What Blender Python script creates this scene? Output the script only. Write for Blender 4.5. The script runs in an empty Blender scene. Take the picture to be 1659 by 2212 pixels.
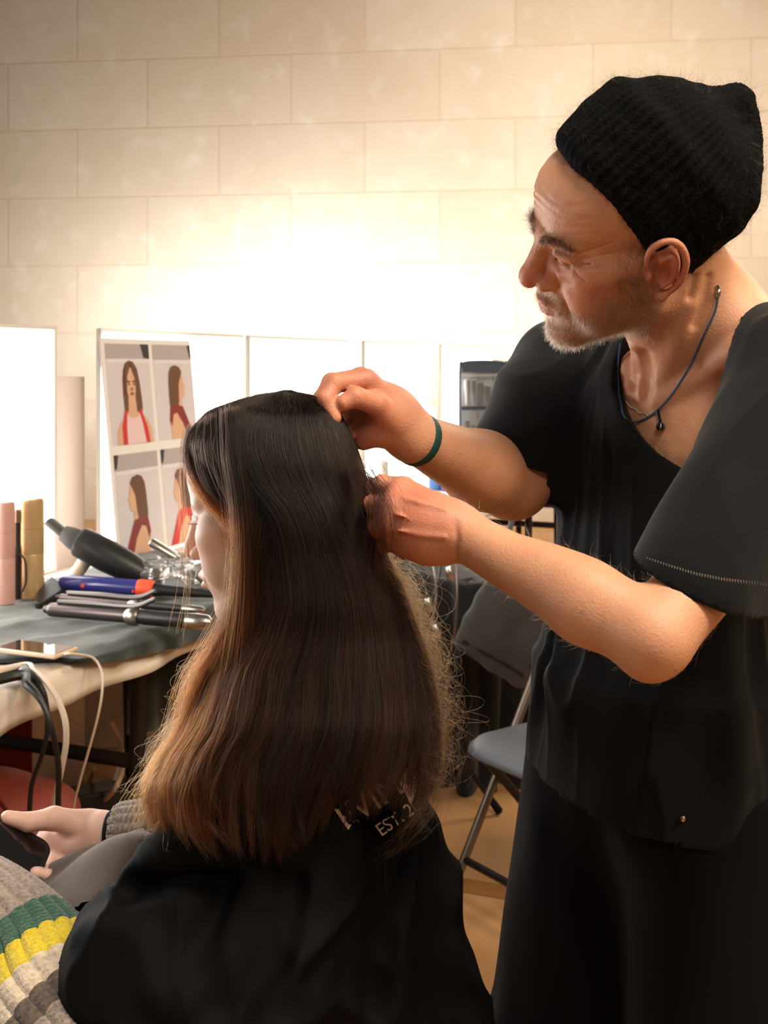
import bpy, bmesh, math, random
import numpy as np
from mathutils import Vector, Matrix, noise as mnoise
from mathutils.bvhtree import BVHTree

random.seed(7)
rng = np.random.default_rng(7)
C = bpy.context.scene.collection
SC = bpy.context.scene
FPX, CX, HY, CAMZ = 2400.0, 829.5, 784.0, 1.38     # focal length in px of the 1659 wide frame, horizon row, eye height

def P(px, py, d):
    """world point seen at a picture position, d metres in front of the camera"""
    return np.array([(px - CX) / FPX * d, d, CAMZ - (py - HY) / FPX * d])

def PZ(px, py, z):
    """world point seen at a picture position that lies at height z"""
    d = (CAMZ - z) * FPX / (py - HY)
    return P(px, py, d)

def norm(v):
    v = np.asarray(v, float)
    return v / np.linalg.norm(v)

# ---------------------------------------------------------------- objects
def tag(o, label=None, cat=None, group=None, kind=None):
    if label: o['label'] = label
    if cat: o['category'] = cat
    if group: o['group'] = group
    if kind: o['kind'] = kind
    return o

def thing(name, label, cat, loc=(0, 0, 0), group=None):
    o = bpy.data.objects.new(name, None)
    o.empty_display_size = 0.05
    o.location = Vector([float(x) for x in loc])
    C.objects.link(o)
    return tag(o, label, cat, group)

def attach(o, parent):
    if parent is not None:
        o.parent = parent
        o.matrix_parent_inverse = wm(parent).inverted()

def wm(o):
    m = o.matrix_basis.copy()
    if o.parent is not None:
        m = wm(o.parent) @ o.matrix_parent_inverse @ m
    return m

def mesh_from(name, V, F, mats=None, mi=None, smooth=True):
    me = bpy.data.meshes.new(name)
    V = np.ascontiguousarray(V, np.float32)
    if isinstance(F, np.ndarray):
        n, k = F.shape
        me.vertices.add(len(V)); me.vertices.foreach_set('co', V.ravel())
        me.loops.add(n * k); me.loops.foreach_set('vertex_index', np.ascontiguousarray(F, np.int32).ravel())
        me.polygons.add(n)
        me.polygons.foreach_set('loop_start', np.arange(0, n * k, k, dtype=np.int32))
        me.polygons.foreach_set('loop_total', np.full(n, k, dtype=np.int32))
        me.update(calc_edges=True)
    else:
        me.from_pydata([tuple(map(float, v)) for v in V], [], F)
    me.validate()
    if mats:
        for m in (mats if isinstance(mats, (list, tuple)) else [mats]): me.materials.append(m)
    if mi is not None and len(mi) == len(me.polygons): me.polygons.foreach_set('material_index', np.asarray(mi, np.int32))
    me.polygons.foreach_set('use_smooth', np.full(len(me.polygons), bool(smooth)))
    me.update()
    return me

def obj(name, V, F, mats, parent=None, loc=None, smooth=True, mi=None, label=None):
    """one mesh object; V in world coordinates, its origin at loc"""
    V = np.asarray(V, float)
    if loc is None: loc = (np.array(wm(parent).translation) if parent is not None else np.array([V[:, 0].mean(), V[:, 1].mean(), V[:, 2].min()]))
    loc = np.asarray(loc, float)
    me = mesh_from(name, V - loc, F, mats, mi, smooth)
    o = bpy.data.objects.new(name, me)
    o.location = Vector(loc.tolist())
    C.objects.link(o)
    attach(o, parent)
    if label: o['label'] = label
    return o

def bevel(o, w=0.003, seg=2, ang=35):
    m = o.modifiers.new('bevel', 'BEVEL'); m.width = w; m.segments = seg
    m.limit_method = 'ANGLE'; m.angle_limit = math.radians(ang)
    return o

def autosmooth(o, ang=40):
    me = o.data
    bm = bmesh.new(); bm.from_mesh(me)
    for e in bm.edges:
        if len(e.link_faces) == 2 and e.calc_face_angle(0) > math.radians(ang): e.smooth = False
    bm.to_mesh(me); bm.free()
    return o

class MB:
    def __init__(s): s.V = []; s.F = []; s.M = []
    def add(s, V, F, m=0):
        b = len(s.V)
        s.V += [np.asarray(v, float) for v in V]
        s.F += [[i + b for i in f] for f in F]
        s.M += [m] * len(F)
        return s
    def box(s, c, size, ax=None, m=0):
        """box of full size; ax = three axis vectors (rows)"""
        c = np.asarray(c, float); ax = np.eye(3) if ax is None else np.asarray(ax, float)
        V = [c + sum(ax[i] * size[i] * 0.5 * sg[i] for i in range(3)) for sg in
             ((-1,-1,-1),(1,-1,-1),(1,1,-1),(-1,1,-1),(-1,-1,1),(1,-1,1),(1,1,1),(-1,1,1))]
        F = [[0,3,2,1],[4,5,6,7],[0,1,5,4],[1,2,6,5],[2,3,7,6],[3,0,4,7]]
        if np.linalg.det(ax) < 0: F = [f[::-1] for f in F]
        return s.add(V, F, m)
    def lathe(s, p0, d, prof, n=24, m=0, squash=1.0, up=None):
        p0 = np.asarray(p0, float); d = norm(d)
        a = np.array([0,0,1.0]) if up is None else np.asarray(up, float)
        if abs(np.dot(a, d)) > .9: a = np.array([0,1.0,0])
        u = norm(np.cross(d, a)); w = np.cross(d, u)
        V = []
        for t, r in prof:
            for k in range(n):
                th = 2*math.pi*k/n
                V.append(p0 + d*t + (u*math.cos(th) + w*math.sin(th)*squash)*r)
        F = []
        for i in range(len(prof)-1):
            for k in range(n):
                F.append([i*n+k, (i+1)*n+k, (i+1)*n+(k+1)%n, i*n+(k+1)%n])
        F.append(list(range(n))); F.append([(len(prof)-1)*n+k for k in range(n)][::-1])
        return s.add(V, F, m)
    def tube(s, pts, r, n=8, m=0, spline=True, res=6, flat=1.0):
        pts = np.asarray(pts, float)
        r = np.full(len(pts), r) if np.isscalar(r) else np.asarray(r, float)
        if spline and len(pts) > 2: pts, r = crom(pts, res, r)
        T = np.gradient(pts, axis=0); T /= np.linalg.norm(T, axis=1)[:, None] + 1e-12
        a = np.array([0,0,1.0]); 
        if abs(T[0] @ a) > .9: a = np.array([0,1.0,0])
        u = norm(np.cross(T[0], a)); V = []
        for i in range(len(pts)):
            u = u - T[i]*(u @ T[i]); u = norm(u); w = np.cross(T[i], u)
            for k in range(n):
                th = 2*math.pi*k/n
                V.append(pts[i] + (u*math.cos(th) + w*math.sin(th)*flat)*r[i])
        F = []
        for i in range(len(pts)-1):
            for k in range(n):
                F.append([i*n+k, i*n+(k+1)%n, (i+1)*n+(k+1)%n, (i+1)*n+k])
        F.append(list(range(n))[::-1]); F.append([(len(pts)-1)*n+k for k in range(n)])
        return s.add(V, F, m)
    def prism(s, poly, th, m=0):
        """flat polygon (3D points, counter-clockwise seen from the front) given thickness th behind it"""
        poly = np.asarray(poly, float); nrm = np.zeros(3)
        for i in range(len(poly)): nrm += np.cross(poly[i], poly[(i+1) % len(poly)])
        nrm = norm(nrm); n = len(poly)
        V = list(poly) + list(poly - nrm*th)
        F = [list(range(n)), list(range(n, 2*n))[::-1]] + [[i, i+n, (i+1)%n+n, (i+1)%n] for i in range(n)]
        return s.add(V, F, m)
    def grid(s, G, m=0, flip=False):
        G = np.asarray(G, float); a, b = G.shape[:2]
        F = []
        for i in range(a-1):
            for j in range(b-1):
                q = [i*b+j, (i+1)*b+j, (i+1)*b+j+1, i*b+j+1]
                F.append(q[::-1] if flip else q)
        return s.add(G.reshape(-1, 3), F, m)
    def build(s, name, mats, parent=None, loc=None, smooth=True, label=None, bev=0, auto=40):
        o = obj(name, np.array(s.V), s.F, mats, parent, loc, smooth, s.M, label)
        if smooth and auto: autosmooth(o, auto)
        if bev: bevel(o, bev)
        return o

def crom(pts, res, r=None):
    pts = np.asarray(pts, float); n = len(pts)
    ext = np.vstack([2*pts[0]-pts[1], pts, 2*pts[-1]-pts[-2]])
    out = []; ro = []
    for i in range(n-1):
        p0, p1, p2, p3 = ext[i:i+4]
        for k in range(res):
            t = k/res
            out.append(.5*((2*p1)+(-p0+p2)*t+(2*p0-5*p1+4*p2-p3)*t*t+(-p0+3*p1-3*p2+p3)*t**3))
            if r is not None: ro.append(r[i]*(1-t)+r[i+1]*t)
    out.append(pts[-1])
    if r is not None: ro.append(r[-1])
    return (np.array(out), np.array(ro)) if r is not None else np.array(out)

# ---------------------------------------------------------------- signed distance modelling
class SDF:
    """distance field on a grid; forms are blended in one after another, then meshed as one surface"""
    def __init__(s, lo, hi, vox):
        s.lo = np.asarray(lo, float); s.vox = vox
        s.n = np.ceil((np.asarray(hi) - s.lo)/vox).astype(int) + 1
        s.d = np.full(s.n, 9.0, np.float32)
        s.ax = [(s.lo[i] + np.arange(s.n[i])*vox).astype(np.float32) for i in range(3)]
    def _sl(s, lo, hi):
        i0 = np.maximum(np.floor((np.asarray(lo)-s.lo)/s.vox).astype(int), 0)
        i1 = np.minimum(np.ceil((np.asarray(hi)-s.lo)/s.vox).astype(int)+1, s.n)
        if np.any(i1 <= i0): return None
        return tuple(slice(a, b) for a, b in zip(i0, i1))
    def _pts(s, sl):
        return (s.ax[0][sl[0]][:, None, None], s.ax[1][sl[1]][None, :, None], s.ax[2][sl[2]][None, None, :])
    def put(s, f, lo, hi, k=0.0, sub=False):
        pad = max(k, 0) + 3*s.vox
        sl = s._sl(np.asarray(lo)-pad, np.asarray(hi)+pad)
        if sl is None: return s
        b = f(*s._pts(sl)).astype(np.float32); a = s.d[sl]
        if sub: a, b = -a, b
        if k > 0:
            h = np.maximum(k - np.abs(a-b), 0)/k
            r = np.minimum(a, b) - h*h*k*0.25
        else: r = np.minimum(a, b)
        s.d[sl] = -r if sub else r
        return s
    def cone(s, a, b, r1, r2=None, k=0.0, sub=False):
        r2 = r1 if r2 is None else r2
        a = np.asarray(a, float); b = np.asarray(b, float); ba = b-a; L = max(ba @ ba, 1e-12)
        def f(X, Y, Z):
            x, y, z = X-a[0], Y-a[1], Z-a[2]
            t = np.clip((x*ba[0]+y*ba[1]+z*ba[2])/L, 0, 1)
            return np.sqrt((x-t*ba[0])**2+(y-t*ba[1])**2+(z-t*ba[2])**2) - (r1+(r2-r1)*t)
        rm = max(r1, r2)
        return s.put(f, np.minimum(a, b)-rm, np.maximum(a, b)+rm, k, sub)
    def ball(s, c, r, k=0.0, sub=False): return s.cone(c, np.asarray(c, float)+1e-6, r, r, k, sub)
    def chain(s, pts, rad, k=0.0, sub=False, res=0):
        pts = np.asarray(pts, float); rad = np.full(len(pts), rad) if np.isscalar(rad) else np.asarray(rad, float)
        if res: pts, rad = crom(pts, res, rad)
        def seg(a, b, r1, r2):
            ba = b-a; L = max(ba @ ba, 1e-12)
            def f(X, Y, Z):
                x, y, z = X-a[0], Y-a[1], Z-a[2]
                t = np.clip((x*ba[0]+y*ba[1]+z*ba[2])/L, 0, 1)
                return np.sqrt((x-t*ba[0])**2+(y-t*ba[1])**2+(z-t*ba[2])**2) - (r1+(r2-r1)*t)
            return f
        fs = [seg(pts[i], pts[i+1], rad[i], rad[i+1]) for i in range(len(pts)-1)]
        def f(X, Y, Z):
            d = fs[0](X, Y, Z)
            for g in fs[1:]: d = np.minimum(d, g(X, Y, Z))
            return d
        rm = rad.max()
        return s.put(f, pts.min(0)-rm, pts.max(0)+rm, k, sub)
    def ell(s, c, rad, R=None, k=0.0, sub=False):
        c = np.asarray(c, float); rad = np.asarray(rad, float); R = np.eye(3) if R is None else np.asarray(R, float)  # rows = axes
        def f(X, Y, Z):
            x, y, z = X-c[0], Y-c[1], Z-c[2]
            q = [(x*R[i,0]+y*R[i,1]+z*R[i,2])/rad[i] for i in range(3)]
            k0 = np.sqrt(q[0]**2+q[1]**2+q[2]**2)
            k1 = np.sqrt((q[0]/rad[0])**2+(q[1]/rad[1])**2+(q[2]/rad[2])**2)
            return k0*(k0-1)/np.maximum(k1, 1e-6)
        e = np.sqrt(((R*rad[:, None])**2).sum(0))
        return s.put(f, c-e, c+e, k, sub)
    def box(s, c, half, R=None, rnd=0.01, k=0.0, sub=False):
        c = np.asarray(c, float); half = np.asarray(half, float)-rnd; R = np.eye(3) if R is None else np.asarray(R, float)
        def f(X, Y, Z):
            x, y, z = X-c[0], Y-c[1], Z-c[2]
            q = [np.abs(x*R[i,0]+y*R[i,1]+z*R[i,2])-half[i] for i in range(3)]
            o = np.sqrt(sum(np.maximum(v, 0)**2 for v in q))
            return o + np.minimum(np.maximum(np.maximum(q[0], q[1]), q[2]), 0) - rnd
        e = np.abs(R*(half+rnd)[:, None]).sum(0)
        return s.put(f, c-e, c+e, k, sub)
    def cut(s, p, nrm, k=0.0):
        """keep the side that nrm points away from"""
        p = np.asarray(p, float); nrm = norm(nrm)
        X, Y, Z = s._pts(tuple(slice(0, n) for n in s.n))
        b = (X-p[0])*nrm[0]+(Y-p[1])*nrm[1]+(Z-p[2])*nrm[2]
        s.d = np.maximum(s.d, b).astype(np.float32)
        return s
    def mesh(s, smooth_iter=0):
        d = s.d; sg = d < 0
        n = d.shape
        c8 = [(i, j, k) for i in (0,1) for j in (0,1) for k in (0,1)]
        cnt = np.zeros((n[0]-1, n[1]-1, n[2]-1), np.int8)
        for i, j, k in c8: cnt += sg[i:n[0]-1+i, j:n[1]-1+j, k:n[2]-1+k]
        act = (cnt > 0) & (cnt < 8)
        I = np.argwhere(act)
        idx = np.full(act.shape, -1, np.int32); idx[act] = np.arange(len(I))
        val = {c: d[I[:,0]+c[0], I[:,1]+c[1], I[:,2]+c[2]].astype(np.float64) for c in c8}
        acc = np.zeros((len(I), 3)); num = np.zeros(len(I))
        for a in c8:
            for ax in range(3):
                if a[ax] == 0:
                    b = list(a); b[ax] = 1; b = tuple(b)
                    va, vb = val[a], val[b]; m = (va < 0) != (vb < 0)
                    t = np.where(m, va/np.where(m, va-vb, 1), 0)
                    p = np.tile(np.array(a, float), (len(I), 1)); p[:, ax] += t
                    acc[m] += p[m]; num[m] += 1
        V = s.lo + (I + acc/num[:, None])*s.vox
        Q = []
        for ax in range(3):
            u, v = (ax+1) % 3, (ax+2) % 3
            sl0 = [slice(None)]*3; sl1 = [slice(None)]*3
            sl0[ax] = slice(0, -1); sl1[ax] = slice(1, None)
            ch = sg[tuple(sl0)] != sg[tuple(sl1)]
            E = np.argwhere(ch)
            ok = (E[:, u] > 0) & (E[:, v] > 0) & (E[:, u] < n[u]-1) & (E[:, v] < n[v]-1)
            E = E[ok]
            ins = sg[E[:,0], E[:,1], E[:,2]]
            q = []
            for du, dv in ((0,0),(-1,0),(-1,-1),(0,-1)):
                e = E.copy(); e[:, u] += du; e[:, v] += dv
                q.append(idx[e[:,0], e[:,1], e[:,2]])
            q = np.stack(q, 1)
            q[~ins] = q[~ins][:, ::-1]
            Q.append(q)
        F = np.vstack(Q).astype(np.int32)
        F = F[(F >= 0).all(1)]
        for _ in range(smooth_iter): V = relax(V, F)
        return V, F

def relax(V, F, w=0.5):
    acc = np.zeros_like(V); num = np.zeros(len(V))
    for a, b in ((0,1),(1,2),(2,3),(3,0)):
        np.add.at(acc, F[:, a], V[F[:, b]]); np.add.at(acc, F[:, b], V[F[:, a]])
        np.add.at(num, F[:, a], 1); np.add.at(num, F[:, b], 1)
    return V*(1-w) + w*acc/np.maximum(num, 1)[:, None]

def vnormals(V, F):
    fn = np.cross(V[F[:,2]]-V[F[:,0]], V[F[:,3]]-V[F[:,1]]) if F.shape[1] == 4 else np.cross(V[F[:,1]]-V[F[:,0]], V[F[:,2]]-V[F[:,0]])
    N = np.zeros_like(V)
    for i in range(F.shape[1]): np.add.at(N, F[:, i], fn)
    return N/(np.linalg.norm(N, axis=1)[:, None]+1e-12)

def _hash(i, j, k):
    h = (i*374761393 + j*668265263 + k*2147483647) & 0xffffffff
    h = ((h ^ (h >> 13))*1274126177) & 0xffffffff
    return ((h ^ (h >> 16)) & 0xffff)/65535.0
def vnoise(p):
    """smooth value noise -1..1 at points p (n,3)"""
    p = np.asarray(p, float); i = np.floor(p).astype(np.int64); f = p-i; f = f*f*(3-2*f)
    r = 0
    for a in (0,1):
        for b in (0,1):
            for c in (0,1):
                w = (f[:,0] if a else 1-f[:,0])*(f[:,1] if b else 1-f[:,1])*(f[:,2] if c else 1-f[:,2])
                r = r + w*_hash(i[:,0]+a, i[:,1]+b, i[:,2]+c)
    return r*2-1
def sstep(a, b, x):
    t = np.clip((x-a)/(b-a), 0, 1); return t*t*(3-2*t)

def strands(name, paths, radii, mat, parent, label=None):
    """paths: (n, k, 3) world points; radii (n,) or (n,k)"""
    n, k = paths.shape[:2]
    cu = bpy.data.hair_curves.new(name)
    cu.add_curves([k]*n)
    loc = np.array(wm(parent).translation)
    cu.position_data.foreach_set('vector', np.ascontiguousarray(paths-loc, np.float32).ravel())
    at = cu.attributes.get('radius') or cu.attributes.new('radius', 'FLOAT', 'POINT')
    r = np.asarray(radii, np.float32)
    if r.ndim == 1: r = r[:, None]*np.linspace(1, .35, k)[None, :]
    at.data.foreach_set('value', np.ascontiguousarray(r, np.float32).ravel())
    cu.materials.append(mat)
    o = bpy.data.objects.new(name, cu)
    o.location = Vector(loc.tolist())
    C.objects.link(o)
    attach(o, parent)
    if label: o['label'] = label
    return o
DEBUG = False
# ---------------------------------------------------------------- materials
def lin(c):
    return tuple((x/12.92 if x <= .04045 else ((x+.055)/1.055)**2.4) for x in c)
def srgb(r, g, b): return lin((r/255, g/255, b/255))

def mat(name, col, rough=.6, metal=0, noise=0, nscale=20, bump=0, bscale=60, spec=.5, sheen=0, trans=0, emit=None, estr=0, coat=0, alpha=1, subsurf=0, sub_r=(1,.35,.2), sub_s=.004, stretch=None, var=None):
    m = bpy.data.materials.new(name); m.use_nodes = True
    nt = m.node_tree; N = nt.nodes; L = nt.links
    b = N['Principled BSDF']
    b.inputs['Base Color'].default_value = (*col, 1)
    b.inputs['Roughness'].default_value = rough
    b.inputs['Metallic'].default_value = metal
    b.inputs['Specular IOR Level'].default_value = spec
    b.inputs['Sheen Weight'].default_value = sheen
    b.inputs['Transmission Weight'].default_value = trans
    b.inputs['Coat Weight'].default_value = coat
    b.inputs['Alpha'].default_value = alpha
    if subsurf:
        b.inputs['Subsurface Weight'].default_value = subsurf
        b.inputs['Subsurface Radius'].default_value = sub_r
        b.inputs['Subsurface Scale'].default_value = sub_s
    if emit:
        b.inputs['Emission Color'].default_value = (*emit, 1); b.inputs['Emission Strength'].default_value = estr
    tc = N.new('ShaderNodeTexCoord'); src = tc.outputs['Object']
    if stretch:
        mp = N.new('ShaderNodeMapping'); mp.inputs['Scale'].default_value = stretch
        L.new(src, mp.inputs['Vector']); src = mp.outputs['Vector']
    if noise:
        nz = N.new('ShaderNodeTexNoise'); nz.inputs['Scale'].default_value = nscale; nz.inputs['Detail'].default_value = 5
        L.new(src, nz.inputs['Vector'])
        mx = N.new('ShaderNodeMix'); mx.data_type = 'RGBA'
        v = var or tuple(max(0, x*(1-noise)) for x in col)
        hi = tuple(min(1, x*(1+noise)) for x in col)
        mx.inputs['A'].default_value = (*v, 1); mx.inputs['B'].default_value = (*hi, 1)
        rp = N.new('ShaderNodeMapRange'); rp.inputs['From Min'].default_value = .3; rp.inputs['From Max'].default_value = .7
        L.new(nz.outputs['Fac'], rp.inputs['Value']); L.new(rp.outputs['Result'], mx.inputs['Factor'])
        L.new(mx.outputs['Result'], b.inputs['Base Color'])
    if bump:
        nb = N.new('ShaderNodeTexNoise'); nb.inputs['Scale'].default_value = bscale; nb.inputs['Detail'].default_value = 4
        L.new(src, nb.inputs['Vector'])
        bp = N.new('ShaderNodeBump'); bp.inputs['Strength'].default_value = bump; bp.inputs['Distance'].default_value = .002
        L.new(nb.outputs['Fac'], bp.inputs['Height']); L.new(bp.outputs['Normal'], b.inputs['Normal'])
    return m

def node(m, t, **kw):
    n = m.node_tree.nodes.new(t)
    for k, v in kw.items(): n.inputs[k].default_value = v
    return n

def skin_mat(name, base, dark, red, sub=.35, bump=.35):
    """skin; the mesh attribute 'tint' (R = redness, G = beard tone, brows and dark lid lines) varies the colour"""
    m = mat(name, base, rough=.48, spec=.4, subsurf=sub, sub_s=.006, bump=bump, bscale=380)
    nt = m.node_tree; N = nt.nodes; L = nt.links; b = N['Principled BSDF']
    tc = N['Texture Coordinate']
    a = N.new('ShaderNodeAttribute'); a.attribute_name = 'tint'
    sp = N.new('ShaderNodeSeparateColor'); L.new(a.outputs['Color'], sp.inputs['Color'])
    nz = node(m, 'ShaderNodeTexNoise', Scale=38.0, Detail=6.0); L.new(tc.outputs['Object'], nz.inputs['Vector'])
    r = node(m, 'ShaderNodeMapRange'); r.inputs['From Min'].default_value = .42; r.inputs['From Max'].default_value = .72
    L.new(nz.outputs['Fac'], r.inputs['Value'])
    m0 = N.new('ShaderNodeMix'); m0.data_type = 'RGBA'; m0.inputs['A'].default_value = (*base, 1); m0.inputs['B'].default_value = (*[x*.82+y*.18 for x, y in zip(base, red)], 1)
    L.new(r.outputs['Result'], m0.inputs['Factor'])
    m1 = N.new('ShaderNodeMix'); m1.data_type = 'RGBA'; m1.inputs['B'].default_value = (*red, 1)
    L.new(m0.outputs['Result'], m1.inputs['A']); L.new(sp.outputs['Red'], m1.inputs['Factor'])
    m2 = N.new('ShaderNodeMix'); m2.data_type = 'RGBA'; m2.inputs['B'].default_value = (*dark, 1)
    L.new(m1.outputs['Result'], m2.inputs['A']); L.new(sp.outputs['Green'], m2.inputs['Factor'])
    # small moles
    vo = node(m, 'ShaderNodeTexVoronoi', Scale=34.0); L.new(tc.outputs['Object'], vo.inputs['Vector'])
    vr = node(m, 'ShaderNodeMapRange'); vr.inputs['From Min'].default_value = .05; vr.inputs['From Max'].default_value = .10
    vr.inputs['To Min'].default_value = .45; vr.inputs['To Max'].default_value = 0
    L.new(vo.outputs['Distance'], vr.inputs['Value'])
    mm = node(m, 'ShaderNodeMath'); mm.operation = 'MULTIPLY'; L.new(vr.outputs['Result'], mm.inputs[0]); L.new(sp.outputs['Blue'], mm.inputs[1])
    m3 = N.new('ShaderNodeMix'); m3.data_type = 'RGBA'; m3.inputs['B'].default_value = (*[x*.45 for x in dark], 1)
    L.new(m2.outputs['Result'], m3.inputs['A']); L.new(mm.outputs['Value'], m3.inputs['Factor'])
    L.new(m3.outputs['Result'], b.inputs['Base Color'])
    return m

def hair_mat(name, root, tip, rand=.25, rough=.32, radial=.4, start=0):
    m = bpy.data.materials.new(name); m.use_nodes = True
    nt = m.node_tree; N = nt.nodes; L = nt.links; N.clear()
    out = N.new('ShaderNodeOutputMaterial'); h = N.new('ShaderNodeBsdfHairPrincipled')
    h.parametrization = 'COLOR'
    h.inputs['Roughness'].default_value = rough; h.inputs['Radial Roughness'].default_value = radial
    h.inputs['Random Roughness'].default_value = .2; h.inputs['IOR'].default_value = 1.33
    hi = N.new('ShaderNodeHairInfo'); mx = N.new('ShaderNodeMix'); mx.data_type = 'RGBA'
    mx.inputs['A'].default_value = (*root, 1); mx.inputs['B'].default_value = (*tip, 1)
    ms = N.new('ShaderNodeMapRange'); ms.inputs['From Min'].default_value = start; L.new(hi.outputs['Intercept'], ms.inputs['Value']); L.new(ms.outputs['Result'], mx.inputs['Factor'])
    hs = N.new('ShaderNodeHueSaturation'); L.new(mx.outputs['Result'], hs.inputs['Color'])
    mr = N.new('ShaderNodeMapRange'); mr.inputs['To Min'].default_value = 1-rand; mr.inputs['To Max'].default_value = 1+rand*1.3
    L.new(hi.outputs['Random'], mr.inputs['Value']); L.new(mr.outputs['Result'], hs.inputs['Value'])
    L.new(hs.outputs['Color'], h.inputs['Color'])
    L.new(h.outputs[0], out.inputs['Surface'])
    return m

M = {}
M['black_metal'] = mat('black_metal', srgb(24,23,23), rough=.4, metal=.3)
M['steel'] = mat('steel', srgb(190,180,170), rough=.3, metal=1)
M['chair_steel'] = mat('chair_steel', srgb(120,108,98), rough=.35, metal=.8)
M['seat_plastic'] = mat('seat_plastic', srgb(92,98,108), rough=.42, bump=.5, bscale=420)
M['white_plastic'] = mat('white_plastic', srgb(236,232,226), rough=.45)
M['white_cable'] = mat('white_cable', srgb(216,200,182), rough=.5)
M['black_cable'] = mat('black_cable', srgb(18,18,18), rough=.45)
M['black_plastic'] = mat('black_plastic', srgb(30,28,28), rough=.42)
M['matte_black'] = mat('matte_black', srgb(16,16,17), rough=.85, spec=.2)
M['tablecloth'] = mat('tablecloth_cotton', srgb(226,214,200), rough=.85, sheen=.2, bump=.3, bscale=40, noise=.05)
M['towel'] = mat('dark_towel', srgb(32,44,42), rough=.95, sheen=.35, bump=.7, bscale=220, noise=.25, nscale=60)
M['board'] = mat('foam_board', srgb(244,242,240), rough=.6)
M['panel'] = mat('pale_panel', srgb(242,226,218), rough=.7)
M['can_pink'] = mat('pink_metal_can', srgb(232,180,168), rough=.3, metal=.3)
M['can_gold'] = mat('gold_metal_can', srgb(204,170,122), rough=.3, metal=.35)
M['blue_lacquer'] = mat('blue_lacquer', srgb(52,52,128), rough=.25, coat=.5)
M['orange'] = mat('orange_plastic', srgb(236,84,44), rough=.45)
M['grey_iron'] = mat('grey_metal', srgb(98,88,86), rough=.34, metal=.7)
M['dark_cloth'] = mat('dark_grey_cloth', srgb(52,50,52), rough=.95, sheen=.25, bump=.5, bscale=300)
M['black_cloth'] = mat('black_cloth', srgb(14,13,14), rough=.95, sheen=.1, bump=.4, bscale=160)
M['salmon'] = mat('salmon_nylon', srgb(158,76,68), rough=.6, bump=.5, bscale=30, noise=.12, nscale=9)
M['dark_red'] = mat('dark_red_cloth', srgb(112,24,30), rough=.9)
M['glass'] = mat('clear_plastic', (.9,.9,.9), rough=.12, trans=.9, spec=.5)
M['amber'] = mat('amber_plastic', srgb(226,170,70), rough=.3, trans=.4)
M['blue_plastic'] = mat('blue_plastic', srgb(70,110,170), rough=.4)
M['purple'] = mat('purple_plastic', srgb(110,70,140), rough=.4)
M['tape'] = mat('ochre_tape', srgb(150,100,38), rough=.75)
M['green_band'] = mat('green_rubber', srgb(18,66,62), rough=.6)
M['screen'] = mat('dark_screen', srgb(12,11,13), rough=.08, coat=1, spec=.6)
M['phone_case'] = mat('phone_case', srgb(22,21,23), rough=.5)
M['beige_case'] = mat('beige_phone_case', srgb(214,190,162), rough=.4)
M['lightpanel'] = mat('led_panel', (.9,.9,.9), rough=.5, emit=(1,.965,.91), estr=7)
M['mirror_frame'] = mat('mirror_frame', srgb(235,232,226), rough=.4)
M['tape_label'] = mat('cream_paper', srgb(222,210,190), rough=.8)
# ---------------------------------------------------------------- room
tdir = np.array([.383, .924, 0]); tdir /= np.linalg.norm(tdir)      # along the row of tables
ndir = np.array([-tdir[1], tdir[0], 0])                              # from the table front to the mirrors
up = np.array([0, 0, 1.0])
F0 = np.array([-.746, 2.16, 0])
def T(s, n, z): return F0 + tdir*s + ndir*n + up*z
TA = np.array([tdir, ndir, up])

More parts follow.
